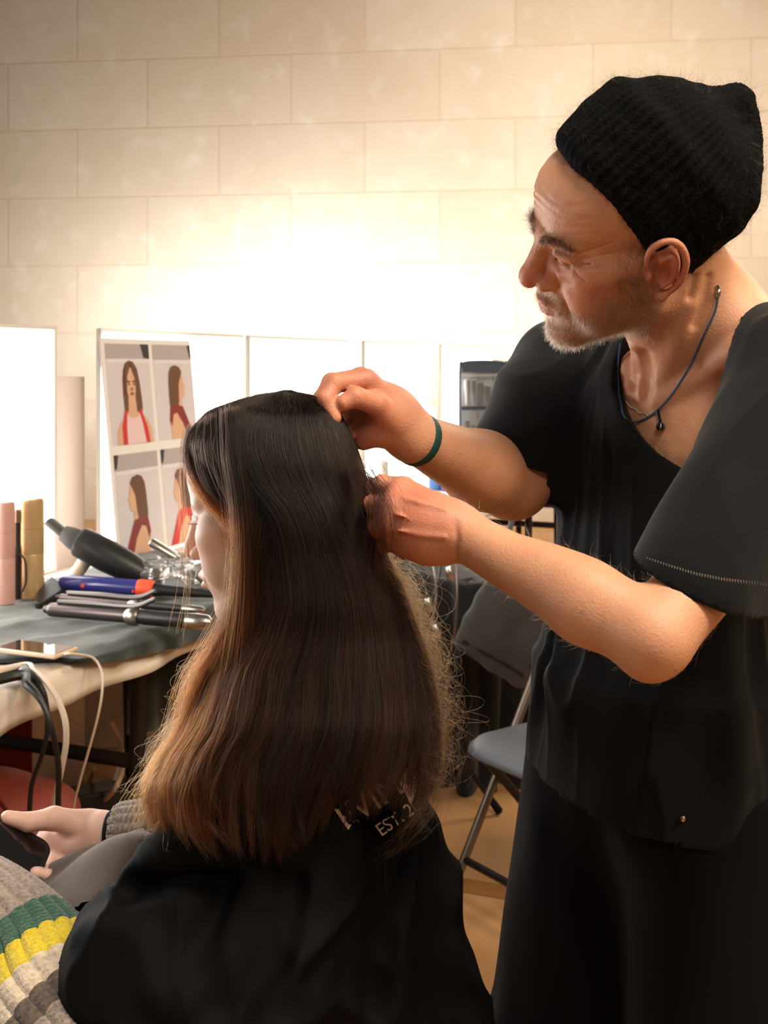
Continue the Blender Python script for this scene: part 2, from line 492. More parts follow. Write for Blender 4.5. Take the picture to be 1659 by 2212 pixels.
def wall_material():
    m = mat('painted_block_wall', srgb(222,196,164), rough=.75, spec=.3)
    nt = m.node_tree; N = nt.nodes; L = nt.links; b = N['Principled BSDF']
    tc = N['Texture Coordinate']
    mp = N.new('ShaderNodeMapping'); L.new(tc.outputs['Object'], mp.inputs['Vector'])
    mp.inputs['Rotation'].default_value = (math.radians(-90), 0, 0)
    mp.inputs['Location'].default_value = (.02, .16, 0)
    br = N.new('ShaderNodeTexBrick'); L.new(mp.outputs['Vector'], br.inputs['Vector'])
    br.inputs['Scale'].default_value = 1; br.inputs['Brick Width'].default_value = 1.28; br.inputs['Row Height'].default_value = .60
    br.inputs['Mortar Size'].default_value = .010; br.inputs['Mortar Smooth'].default_value = .6; br.inputs['Bias'].default_value = 0
    br.inputs['Color1'].default_value = (*srgb(224,208,186), 1); br.inputs['Color2'].default_value = (*srgb(216,196,172), 1)
    br.inputs['Mortar'].default_value = (*srgb(210,187,160), 1)
    nz = node(m, 'ShaderNodeTexNoise', Scale=.9, Detail=5.0, Roughness=.6); L.new(tc.outputs['Object'], nz.inputs['Vector'])
    mr = node(m, 'ShaderNodeMapRange'); mr.inputs['From Min'].default_value=.35; mr.inputs['From Max'].default_value=.7
    L.new(nz.outputs['Fac'], mr.inputs['Value'])
    mx = N.new('ShaderNodeMix'); mx.data_type = 'RGBA'; mx.inputs['B'].default_value = (*srgb(206,184,156), 1)
    mm = node(m, 'ShaderNodeMath'); mm.operation = 'MULTIPLY'; mm.inputs[1].default_value = .6; L.new(mr.outputs['Result'], mm.inputs[0])
    L.new(br.outputs['Color'], mx.inputs['A']); L.new(mm.outputs[0], mx.inputs['Factor'])
    n2 = node(m, 'ShaderNodeTexNoise', Scale=5.0, Detail=6.0); L.new(tc.outputs['Object'], n2.inputs['Vector'])
    m2 = N.new('ShaderNodeMix'); m2.data_type = 'RGBA'; m2.inputs['B'].default_value = (*srgb(232,222,206), 1)
    r2 = node(m, 'ShaderNodeMapRange'); r2.inputs['From Min'].default_value=.55; r2.inputs['From Max'].default_value=.75; r2.inputs['To Max'].default_value=.5
    L.new(n2.outputs['Fac'], r2.inputs['Value']); L.new(r2.outputs['Result'], m2.inputs['Factor'])
    L.new(mx.outputs['Result'], m2.inputs['A']); L.new(m2.outputs['Result'], b.inputs['Base Color'])
    bp = N.new('ShaderNodeBump'); bp.inputs['Strength'].default_value = .3; bp.inputs['Distance'].default_value = .015
    inv = node(m, 'ShaderNodeMath'); inv.operation = 'MULTIPLY_ADD'; inv.inputs[1].default_value = -1.0
    L.new(br.outputs['Fac'], inv.inputs[0]); L.new(n2.outputs['Fac'], inv.inputs[2])
    L.new(inv.outputs[0], bp.inputs['Height']); L.new(bp.outputs['Normal'], b.inputs['Normal'])
    return m
M['wall'] = wall_material()
M['floor'] = mat('brown_board_floor', srgb(186,140,92), rough=.65, noise=.14, nscale=2.5, bump=.25, bscale=30)
_m = M['floor']; 

def wall(name, a, b, h, th, mt):
    a = np.array([*a, 0.]); b = np.array([*b, 0.]); d = norm(b-a); nn = np.array([-d[1], d[0], 0])
    mb = MB(); mb.box((a+b)/2 + nn*th/2 + up*h/2, (np.linalg.norm(b-a), th, h), (d, nn, up))
    o = mb.build(name, mt, loc=a, smooth=False)
    o['kind'] = 'structure'
    return o
wa, wb = np.array([-6.5, 10.25]), np.array([14.0, 7.761])
o = wall('wall_back', wa, wb, 5.2, .2, M['wall'])
_d = norm(wb-wa)
o.data.transform(Matrix.Rotation(-math.atan2(_d[1], _d[0]), 4, 'Z')); o.rotation_euler[2] = math.atan2(_d[1], _d[0])
mb = MB(); mb.box((3.75, 4.4, -.05), (21, 12.6, .1)); o = mb.build('floor', M['floor'], loc=(0,0,0), smooth=False); o['kind'] = 'structure'

# a strip of ochre tape on the floor
a, b = PZ(940, 1918, 0), PZ(1240, 1968, 0); d = norm(b-a); w = np.array([-d[1], d[0], 0])
mb = MB(); mb.prism([a-d*.1, b+d*.6, b+d*.6+w*.075, a-d*.1+w*.075], .0015); 
o = mb.build('floor_tape', M['tape'], smooth=False); o.location.z += .0018
tag(o, 'ochre strip of tape stuck on the brown floor below the folding chair', 'tape')

# ---------------------------------------------------------------- folding tables with white cloths
TZ = .74
def folding_table(s0, s1, label):
    t = thing('folding_table', label, 'table', T((s0+s1)/2, .36, 0), 'folding tables in the mirror row')
    mb = MB(); mb.box(T((s0+s1)/2, .36, TZ-.02), (s1-s0, .70, .036), TA); mb.build('tabletop', M['white_plastic'], t, smooth=False, bev=.006)
    for s, fold in ((s0+.32, 1), (s1-.32, -1)):
        for n in (.10, .60):
            mb = MB(); mb.tube([T(s, n, TZ-.04), T(s, n, .45), T(s+.02*fold, n, 0.0)], .021, 10, spline=False); mb.build('leg', M['black_metal'], t)
        mb = MB(); mb.tube([T(s, .10, .39), T(s, .60, .39)], .019, 8, spline=False); mb.tube([T(s, .10, .60), T(s, .60, .60)], .012, 8, spline=False)
        mb.build('crossbar', M['black_metal'], t)
        mb = MB(); mb.tube([T(s, .35, .60), T(s+.34*fold, .35, TZ-.05)], .011, 8, spline=False); mb.build('brace', M['chair_steel'], t)
    return t
def tablecloth(s0, s1, label, seed, hem):
    ns, prof = 90, []
    mb = MB(); G = []
    for i in range(ns+1):
        s = s0 + (s1-s0)*i/ns; row = []
        wv = .012*math.sin(s*9+seed)+.008*math.sin(s*23+seed*2)
        hh = hem(s)
        prof = [(.735, -.10), (.722, 0), (.70, .004), (.35, .005), (.10, .005), (.02, .005), (-.001, -.001), (-.012, -.018), (-.014+wv*.4, -.035), (-.016+wv*.8, -hh*.75), (-.017+wv, -hh)]
        for n, z in prof: row.append(T(s, n, TZ+z))
        G.append(row)
    mb.grid(G)
    o = mb.build('tablecloth', M['tablecloth'], auto=75)
    m = o.modifiers.new('thick', 'SOLIDIFY'); m.thickness = .0025; m.offset = 1
    return tag(o, label, 'tablecloth', 'white cloths on the tables')
folding_table(-.9, .92, 'black-legged folding table at the lower left under the dark towel')
folding_table(.94, 2.76, 'folding table hidden behind the seated woman with long hair')
folding_table(2.78, 4.60, 'folding table beyond the raised hands of the man in black')
folding_table(4.62, 6.2, 'farthest folding table of the mirror row, past the clear organiser')
tablecloth(-.9, .92, 'white cotton cloth on the nearest table, under the dark towel', .3, lambda s: .075+.02*max(0, .25-s))
tablecloth(.94, 2.76, 'white cloth on the table behind the seated woman', 1.7, lambda s: .065)
tablecloth(2.78, 4.60, 'white cloth edge showing under the bent right arm of the man', 2.9, lambda s: .06)
tablecloth(4.62, 6.2, 'white cloth on the farthest table of the row', 4.1, lambda s: .06)

# black cloth hung below the table edge, behind the seated woman's hair
G = []
for i in range(41):
    s = .645+.56*i/40
    if i == 0: G0 = None
    G.append([T(s, .17+.010*math.sin(s*40)*v+.006*math.sin(s*17), TZ-.045-.27*v-.02*math.sin(s*9)*v) for v in np.linspace(0,1,10)])
mb = MB(); mb.grid(G); o = mb.build('hanging_cloth', M['black_cloth'], auto=180)
m = o.modifiers.new('thick', 'SOLIDIFY'); m.thickness = .003; m.offset = 0
tag(o, 'black cloth hanging under the white table edge, between the black leg and the brown hair', 'cloth')

# ---------------------------------------------------------------- lit make-up mirrors
def mirror(s0, s1, label, z0=.748, z1=1.492):
    t = thing('vanity_mirror', label, 'mirror', T((s0+s1)/2, .72, z0), 'lit mirrors on the tables')
    c = (s0+s1)/2; w = s1-s0; zc = (z0+z1)/2; h = z1-z0
    mb = MB(); mb.box(T(c, .714, zc), (w, .007, h), TA); mb.build('backboard', M['white_plastic'], t, smooth=False, bev=.003)
    mb = MB()
    for ds, ww, dz, hh in ((-w/2+.006, .012, 0, h), (w/2-.006, .012, 0, h), (0, w-.024, h/2-.006, .012), (0, w-.024, -h/2+.006, .012)):
        mb.box(T(c+ds, .703, zc+dz), (ww, .009, hh), TA)
    mb.build('mirror_frame', M['mirror_frame'], t, smooth=False)
    mb = MB(); mb.box(T(c, .7055, zc), (w-.026, .008, h-.026), TA); mb.build('light_panel', M['lightpanel'], t, smooth=False)
    return t
mirror(.08, 1.033, 'glaring white lit mirror behind the pink and gold cans at the left edge')
mirror(1.249, 2.169, 'glaring white lit mirror behind the leaning board of hair pictures')
mirror(2.216, 3.18, 'glaring white lit mirror just above the crown of the seated woman')
mirror(3.38, 4.34, 'glaring white lit mirror right behind the raised wrist with green band')
mirror(4.53, 5.58, 'farthest lit white mirror, above the clear organiser')

# pale board in the gap between the first two mirrors
mb = MB(); p = [T(1.02, .80, .0), T(1.30, .80, .0), T(1.30, .80, 1.335), T(1.02, .80, 1.335)]
mb.prism(p, .018); o = mb.build('divider_board', M['panel'], smooth=False, bev=.003)
tag(o, 'pale pinkish board standing behind the gap between the two leftmost mirrors', 'board')

# ---------------------------------------------------------------- board with four hair reference pictures
bt = thing('picture_board', 'white board with four pictures of a long-haired model, leaning on a mirror', 'board', T(1.48, .63, TZ+.006))
B0, Bw, Bh, lean = 1.221, .525, .715, .070
bz = norm(up*Bh + ndir*lean)
bn = norm(np.cross(tdir, bz))           # faces the room
if bn @ ndir > 0: bn = -bn
def BP(u, v, e=0): return T(B0, .610, TZ+.009) + tdir*Bw*u + bz*Bh*(1-v) + bn*e
mb = MB(); mb.prism([BP(0,1), BP(1,1), BP(1,0), BP(0,0)], .006); mb.build('backing', M['board'], bt, smooth=False)
PM = [mat('print_grey', srgb(222,216,222), rough=.5), mat('print_shelf', srgb(186,178,180), rough=.5), mat('print_hair', srgb(112,78,60), rough=.5),
      mat('print_skin', srgb(226,182,150), rough=.5), mat('print_red', srgb(214,60,60), rough=.5), mat('print_pink', srgb(242,210,216), rough=.5),
      mat('print_black', srgb(60,56,56), rough=.5), mat('print_lips', srgb(160,84,74), rough=.5), mat('print_dark_red', srgb(140,52,54), rough=.5), mat('print_light', srgb(234,230,234), rough=.5)]
def ellp(cx, cy, rx, ry, n=22): return [(cx+rx*math.cos(2*math.pi*k/n), cy+ry*math.sin(2*math.pi*k/n)) for k in range(n)]
def picture(u0, v0, u1, v1, shapes, label):
    mb = MB(); e = .0006
    def q(x, y): return (u0+(u1-u0)*x, v0+(v1-v0)*y)
    def layer(poly, m, e):
        poly = [(min(max(x, 0), 1), min(max(y, 0), 1)) for x, y in poly]
        pts = np.array([BP(*q(x, y), e) for x, y in poly])
        nrm = sum(np.cross(pts[i], pts[(i+1) % len(pts)]) for i in range(len(pts)))
        if nrm @ bn < 0: pts = pts[::-1]
        mb.add(pts, [list(range(len(pts)))], m)
    layer([(0,0),(1,0),(1,1),(0,1)], 0, e)
    for m, poly in shapes:
        e += .00025; layer(poly, m, e)
    o = mb.build('photo_print', PM, bt, smooth=False); o['label'] = label
front = [(1, [(0,0),(1,0),(1,.15),(0,.15)]), (9, [(0,.15),(1,.15),(1,.19),(0,.19)]), (6, [(.80,0),(1,0),(1,.15),(.86,.14)]),
         (2, [(.36,.26),(.42,.19),(.50,.165),(.60,.18),(.68,.25),(.72,.38),(.75,.60),(.74,.68),(.62,.70),(.40,.70),(.33,.68),(.32,.5),(.33,.36)]),
         (3, [(.22,.78),(.40,.68),(.62,.68),(.84,.76),(.92,.86),(.94,1),(.12,1),(.14,.86)]),
         (3, [(.43,.52),(.59,.52),(.61,.70),(.41,.70)]),
         (3, ellp(.51, .40, .115, .165)),
         (5, [(.36,.70),(.44,.74),(.58,.74),(.67,.70),(.78,.86),(.80,1),(.26,1),(.27,.86)]),
         (4, [(.33,.66),(.38,.66),(.34,.84),(.34,1),(.24,1),(.24,.82)]), (4, [(.64,.66),(.70,.66),(.82,.84),(.86,1),(.77,1),(.72,.82)]),
         (2, [(.37,.30),(.42,.21),(.52,.19),(.50,.24),(.43,.33),(.40,.50),(.37,.50)]), (2, [(.52,.19),(.60,.22),(.66,.32),(.66,.5),(.62,.5),(.60,.34),(.54,.25)]),
         (2, [(.42,.365),(.49,.375),(.49,.39),(.42,.382)]), (2, [(.54,.375),(.61,.365),(.61,.382),(.54,.39)]),
         (6, ellp(.455,.405,.018,.009,10)), (6, ellp(.572,.405,.018,.009,10)), (7, ellp(.515,.50,.04,.014,12)),
         (7, [(.50,.44),(.53,.44),(.54,.462),(.49,.462)])]
def side(dirn, hair=2, dress=8):
    f = lambda L: [((x if dirn > 0 else 1-x), y) for x, y in L]
    return [(1, [(0,0),(1,0),(1,.16),(0,.16)]), (9, [(0,.16),(1,.16),(1,.20),(0,.20)]), (6, f([(.9,0),(1,0),(1,.15),(.95,.13)])),
            (3, f([(.40,.62),(.62,.62),(.70,.72),(.76,.84),(.78,1),(.34,1),(.30,.80)])),
            (3, f([(.46,.52),(.64,.52),(.66,.66),(.42,.66)])),
            (3, f([(.50,.27),(.66,.28),(.72,.36),(.72,.41),(.77,.46),(.73,.485),(.74,.52),(.70,.57),(.58,.57),(.50,.50)])),
            (hair, f([(.36,.30),(.42,.235),(.52,.215),(.64,.235),(.70,.29),(.66,.34),(.60,.42),(.58,.58),(.54,.70),(.36,.72),(.33,.60),(.34,.42)])),
            (dress, f([(.34,.66),(.50,.64),(.66,.66),(.80,.84),(.92,1),(.74,1),(.64,.84),(.50,.72),(.40,.74),(.35,.86),(.30,.80)]))]
picture(.035, .025, .495, .487, front, 'print of the model facing forward in a red and pink top')
picture(.535, .025, .995, .487, side(1), 'print of the model from behind, turned right')
picture(.035, .530, .495, .990, side(-1), 'print of the model turned left')
picture(.535, .530, .995, .990, side(-1, 2, 4), 'print of the model turned left, half hidden by the hair')
# ---------------------------------------------------------------- things on the near table
def can(px, pyb, pyt, rpx, mt, label):
    b = PZ(px, pyb, TZ+.025); d = b[1]; r = rpx/FPX*d; h = CAMZ-(pyt-HY)/FPX*d - b[2]
    t = thing('spray_can', label, 'spray can', b, 'hair spray cans by the left mirror')
    mb = MB(); mb.lathe(b, up, [(0,r*.96),(.004,r),(h*.44,r),(h*.445,r*.985),(h*.45,r),(h*.70,r)], 32); mb.build('can_body', mt, t)
    mb = MB(); mb.lathe(b+up*(h*.702), up, [(0,r*.985),(.003,r*.995),(h*.25,r*.995),(h*.285,r*.95),(h*.298,r*.8)], 32); mb.build('cap', mt, t)
    return t
can(10, 1303, 1083, 22, M['can_pink'], 'pink metallic spray can at the left edge of the photo')
can(68, 1290, 1076, 27, M['can_gold'], 'gold metallic spray can beside the pink one')
b = PZ(37, 1294, TZ+.025)
t = thing('clip_bottle', 'small black bottle with a wire clip, between the pink and gold cans', 'bottle', b)
mb = MB(); mb.lathe(b, up, [(0,.011),(.10,.0115),(.13,.010),(.14,.007),(.20,.007)], 16); mb.build('bottle_body', M['black_plastic'], t)
mb = MB(); mb.lathe(b+up*.20, up, [(0,.009),(.03,.009),(.034,.005)], 16); mb.build('cap', M['steel'], t)
mb = MB(); mb.tube([b+np.array([.012,-.012,.12]), b+np.array([.026,-.016,.10]), b+np.array([.028,-.016,.05]), b+np.array([.016,-.012,.02])], .0025, 6); mb.build('wire_clip', M['black_cable'], t)

# dark towel over the table front
def towel():
    ns, nn = 90, 60; G = []
    for i in range(ns+1):
        s = -.55 + 1.95*i/ns; row = []
        f = float(np.interp(s, [-.55, -.1, .12, .21, .5, .9, 1.4], [.20, .18, .155, .004, -.01, -.015, -.015]))     # where the front edge runs
        drop = float(np.interp(s, [-.55, .19, .30, .5, .8, 1.4], [0, 0, .030, .050, .066, .066]))
        for j in range(nn+1):
            v = j/nn
            n = .60 + (f-.60)*min(v/.86, 1)
            z = TZ+.0125
            w = .0045*vnoise(np.array([[s*9+n*5, n*14, 3.]]))[0] + .003*vnoise(np.array([[s*25, n*22, 7.]]))[0]
            w += .006*math.exp(-((s*.55+n-.32)/.02)**2) + .005*math.exp(-((s*.3+n-.40)/.018)**2)
            z += .004+max(-.003, w)
            if v > .86:
                q = (v-.86)/.14
                if drop > .001:
                    n = f - .034*min(1, q*2.2) - .004*math.sin(s*60)*q; z = TZ+.0155 - drop*q + .002*math.sin(s*90)*q
                else:
                    n = f - .012*math.sin(q*math.pi*.5); z = TZ+.0155-.004*q + .004*math.sin(q*math.pi)
            row.append(T(s, n, z))
        G.append(row)
    mb = MB(); mb.grid(G, flip=True)
    o = mb.build('towel', M['towel'], auto=180)
    m = o.modifiers.new('thick', 'SOLIDIFY'); m.thickness = .005; m.offset = 0
    tag(o, 'dark green-black towel spread over the near white table', 'towel')
towel()
ZT = TZ+.031   # top of the towel

# hair dryer leaning on the table
a = PZ(330, 1262, ZT+.012); d0 = a[1]
t = thing('hair_dryer', 'black hair dryer with flat nozzle pointing up left, in front of the picture board', 'hair dryer', a)
n0, n1, n2, n3 = P(118, 1128, d0+.04), P(168, 1168, d0+.03), P(196, 1196, d0+.02), P(330, 1252, d0)
ax = norm(n3-n1)
mb = MB(); mb.lathe(n1, ax, [(0,.030),(.004,.039),(.012,.042),(.09,.044),(.15,.041),(.20,.034),(.225,.026)], 28); mb.build('barrel', M['black_plastic'], t)
mb = MB(); mb.lathe(n1+ax*.004, -ax, [(0,.031),(.02,.030),(.05,.022)], 24, squash=1.0)
mb.lathe(n1-ax*.044, norm(n0-n1), [(0,.023),(.05,.024),(.056,.021)], 20, squash=.55); mb.build('nozzle', mat('nozzle_grey', srgb(64,62,62), rough=.5), t)
mb = MB(); hd = norm(np.array([-.55,.2,-.75])); mb.lathe(n1+ax*.05+hd*.03, hd, [(0,.02),(.04,.019),(.09,.018),(.10,.014)], 20); mb.build('handle', M['beige_case'], t)
mb = MB(); mb.lathe(n1+ax*.222, ax, [(0,.031),(.006,.026),(.008,.01)], 24); mb.build('rear_grille', M['black_metal'], t)

# clear bag with a silver brush in it
b = PZ(386, 1262, ZT+.004)
t = thing('plastic_bag', 'crumpled clear plastic bag below the picture board, beside the nose of the seated woman', 'bag', b)
S_ = SDF(b+np.array([-.14,-.12,-.01]), b+np.array([.16,.12,.16]), .005)
rr = np.random.default_rng(3)
for k in range(22):
    c = b+np.array([rr.uniform(-.09,.10), rr.uniform(-.06,.06), .0]); c[2] = b[2]+.012+max(0,.07*(1-abs(c[0]-b[0])/.12))*rr.random()
    S_.box(c+up*.012, (rr.uniform(.02,.05), rr.uniform(.02,.04), rr.uniform(.008,.02)), np.array(Matrix.Rotation(rr.uniform(0,3),3,'Z') @ Matrix.Rotation(rr.uniform(-.6,.6),3,'X')), .004, .008)
S_.cut(b+up*.001, -up)
V, F = S_.mesh(); o = obj('bag_film', V, F, mat('bag_film', (.95,.95,.95), rough=.12, trans=.88, spec=.7, bump=1, bscale=55), t, smooth=False)
mb = MB(); q0, q1 = P(325, 1170, b[1]), P(415, 1225, b[1]-.02)
mb.lathe(q0, norm(q1-q0), [(0,.012),(.004,.017),(.075,.017),(.085,.012),(.13,.010)], 16, squash=.7); mb.build('brush_head', M['steel'], t)
mb = MB(); mb.tube([q1-up*.01, P(440,1250,b[1]-.03), P(470,1262,b[1]-.03)], .010, 10); mb.build('brush_handle', M['black_plastic'], t)

# blue hot brush with an orange collar
def along(px0, py0, px1, py1, z0, z1, dz=0):
    return PZ(px0, py0, z0), PZ(px1, py1, z1)
a, b = along(132, 1257, 302, 1271, ZT+.030, ZT+.020)
ax = norm(b-a); Lb = np.linalg.norm(b-a)
t = thing('hot_brush', 'blue hair styler with orange collar and black ends, on the dark towel', 'hair styler', (a+b)/2-up*.02)
mb = MB(); mb.lathe(a, ax, [(0,.017),(.01,.021),(Lb*.5,.022),(Lb-.002,.022)], 24); mb.build('barrel', M['blue_lacquer'], t)
mb = MB(); mb.lathe(b-ax*.004, ax, [(0,.023),(.004,.024),(.040,.023),(.044,.019)], 24); mb.build('collar', M['orange'], t, label='orange collar')
mb = MB(); mb.lathe(b+ax*.038, ax, [(0,.018),(.03,.014),(.10,.012),(.16,.009)], 16); mb.build('cord_end', M['black_plastic'], t)
nb = norm(np.cross(ax, up))
mb = MB(); mb.prism([a+nb*.005-up*.0, a-ax*.02+up*.012+nb*.012, a-ax*.055-up*.012+nb*.01, PZ(75,1300,ZT+.006), PZ(86,1303,ZT+.004), a+ax*.02-up*.012+nb*.01], .022); mb.build('comb_end', M['black_plastic'], t, bev=.003)
mb = MB(); c = a+ax*Lb*.32+nb*.021; mb.lathe(c, nb, [(0,.0055),(.002,.005)], 14); mb.build('button', M['orange'], t)
mb = MB(); mb.lathe(b-ax*.01+nb*.021-up*.004, nb, [(0,.0035),(.002,.003)], 12); mb.build('button', M['orange'], t)

# curling irons
M['clamp_steel'] = mat('clamp_steel', srgb(108,102,100), rough=.38, metal=.8)
def iron(px0, py0, px1, py1, r, label, rods):
    a, b = PZ(px0, py0, ZT+r), PZ(px1, py1, ZT+r); ax = norm(b-a); L_ = np.linalg.norm(b-a); nb = norm(np.cross(ax, up))
    t = thing('curling_iron', label, 'curling iron', (a+b)/2-up*r, 'curling irons on the dark towel')
    l1 = L_*.52
    mb = MB(); mb.lathe(a, ax, [(0,r*.62),(.006,r*.95),(.016,r),(l1,r)], 24); mb.build('barrel', M['grey_iron'], t)
    mb = MB(); mb.lathe(a-ax*.0, -ax, [(0,r*.7),(.010,r*.5)], 16); mb.build('tip', M['black_plastic'], t)
    mb = MB(); mb.tube([a+ax*.03+up*(r+.004)+nb*.002, a+ax*l1*.6+up*(r+.006)+nb*.002, a+ax*(l1+.02)+up*(r+.007), a+ax*(l1+.075)+up*(r+.028)], [.006,.0075,.007,.0055], 8); mb.build('clamp', M['clamp_steel'], t)
    mb = MB(); mb.lathe(a+ax*l1, ax, [(0,r*1.05),(.008,r*1.3),(.026,r*1.35),(.034,r*1.1)], 20); mb.build('hinge', M['steel'], t)
    mb = MB(); mb.lathe(a+ax*(l1+.034), ax, [(0,r*.95),(.02,r*1.08),(L_-l1-.06,r*1.05),(L_-l1-.045,r*.85)], 20); mb.build('grip', M['black_plastic'], t)
    mb = MB(); mb.lathe(a+ax*(L_-.04), ax, [(0,r*1.1),(.02,r*1.15),(.05,r*1.0),(.06,r*.5)], 20); mb.build('collar', M['steel'], t)
    return t
iron(104, 1316, 440, 1344, .0165, 'grey curling iron nearest the edge of the dark towel', 1)
iron(128, 1290, 428, 1318, .0095, 'thinner silver curling iron between the grey iron and the blue styler', 0)

# phone lying on the towel
c = PZ(78, 1402, ZT+.006); e1 = PZ(160, 1412, ZT+.006)-c; e1 = norm(e1*np.array([1,1,0])); e2 = np.array([-e1[1], e1[0], 0])
t = thing('table_phone', 'phone in a beige case lying on the towel with a charging cable', 'phone', c-up*.006)
mb = MB(); mb.box(c-up*.001, (.158, .078, .010), (e1, e2, up)); o = mb.build('case', M['beige_case'], t, bev=.0035)
mb = MB(); mb.box(c+up*.0042, (.148, .068, .0012), (e1, e2, up)); mb.build('screen', mat('phone_screen', srgb(50,42,44), rough=.06, coat=1, spec=.8), t, smooth=False)
ph_end = c + e1*.082 - e2*.012
def cable(name, pts, r, mt, label, flat=1.0, n=8):
    mb = MB(); mb.tube(pts, r, n, res=8, flat=flat); o = mb.build(name, mt)
    return tag(o, label, 'cable')
cable('charging_cable', [ph_end, ph_end+e1*.02+up*.003, P(200,1421,2.36), P(219,1450,2.33), P(221,1490,2.31), P(212,1545,2.31), P(192,1620,2.33), P(172,1690,2.36), P(158,1760,2.40), P(160,1900,2.45)], .0028, M['white_cable'], 'thin white charging cable running from the phone over the table edge')
cable('white_cable', [T(-.22,.10,TZ+.016), P(30,1440,2.27), P(75,1452,2.22), P(112,1490,2.17), P(138,1545,2.15), P(143,1600,2.15), P(133,1660,2.16), P(120,1720,2.18), P(110,1790,2.2)], .0062, M['white_cable'], 'thick flat white cable hanging over the near table edge')
cable('black_cable', [T(-.30,.06,TZ+.016), P(20,1462,2.17), P(60,1481,2.14), P(92,1520,2.12), P(113,1580,2.11), P(126,1650,2.12), P(126,1720,2.13), P(124,1800,2.15)], [.011,.011,.008,.0055,.0055,.0055,.0055,.0055], M['black_cable'], 'black cable hanging over the table edge, right of the other black one')
cable('black_cable', [T(-.22,.12,TZ+.016), P(20,1450,2.28), P(55,1452,2.22), P(82,1478,2.18), P(99,1515,2.17), P(102,1580,2.17), P(88,1640,2.18), P(68,1700,2.2), P(62,1800,2.2)], [.010,.010,.012,.008,.005,.005,.005,.005,.005], M['black_cable'], 'black cable with a moulded strain relief, bending left below the table edge')

# things under the table
b = PZ(85, 1850, 0); 
cb = T(.36, .35, .19)
t = thing('padded_bag', 'salmon quilted bag on the floor under the near table', 'bag', (cb[0], cb[1], 0))
S_ = SDF(cb-np.array([.34,.26,.23]), cb+np.array([.34,.26,.30]), .008)
S_.box(cb, (.20,.13,.18), None, .08, 0); S_.ell(cb+np.array([-.03,0,.14]), (.16,.12,.09), None, .05)
for k in range(4): S_.chain([cb+np.array([-.24+.15*k, -.16, -.18]), cb+np.array([-.14+.13*k,-.165,.0]), cb+np.array([-.06+.09*k,-.13,.17])], .014, .022, True)
S_.cut((0,0,.002), -up)
V, F = S_.mesh(1); obj('bag_body', V, F, M['salmon'], t)
mb = MB(); mb.tube([cb+np.array([-.10,-.15,.16]), cb+np.array([-.06,-.19,.24]), cb+np.array([.06,-.19,.25]), cb+np.array([.12,-.15,.15])], .010, 8, flat=.5); mb.build('strap', M['dark_red'], t)
b = T(.80, .80, 0)
mb = MB(); mb.box((b[0], b[1], .25), (.30, .20, .50), (np.array([.92,.38,0]), np.array([-.38,.92,0]), up)); o = mb.build('red_box', M['dark_red'], smooth=False, bev=.01)
tag(o, 'dark red cloth-covered box standing under the table behind the salmon bag', 'box')
b = PZ(170, 1640, 0)
mb = MB(); mb.box((b[0]+.05, b[1]+.3, .15), (.62,.4,.30), (np.array([.95,.31,0]), np.array([-.31,.95,0]), up)); o = mb.build('storage_crate', mat('cream_card', srgb(196,176,150), rough=.7), smooth=False, bev=.008)
tag(o, 'cream cardboard crate on the floor behind the legs of the near table', 'crate')
c = PZ(228, 1690, .006)
cable('white_cable', [P(240,1560,3.45), P(258,1600,3.5), P(266,1650,3.4), P(250,1700,3.3), PZ(215,1735,.01), PZ(196,1715,.01), PZ(194,1690,.02), P(205,1660,3.4)], .0075, M['white_cable'], 'white cable looped on the floor under the near table')
cable('white_cable', [PZ(300,1690,.02), PZ(270,1712,.012), PZ(240,1722,.012), P(256,1650,3.5), P(262,1600,3.6)], .007, M['white_cable'], 'white cable lying beside the black table leg')
mb = MB(); cc = PZ(250, 1740, 0); mb.box(cc+np.array([.02,.0,.035]), (.52,.10,.07), (norm([.9,.43,0]), norm([-.43,.9,0]), up)); o = mb.build('power_strip', M['black_plastic'], bev=.008)
tag(o, 'long black power strip on the floor in front of the looped white cable', 'power strip')
cable('white_cable', [PZ(330,1640,.012), PZ(350,1610,.012), PZ(385,1600,.012), PZ(410,1628,.012), PZ(370,1650,.012), PZ(330,1660,.012)], .008, M['white_cable'], 'white cable bundle on the floor beside the long brown hair')
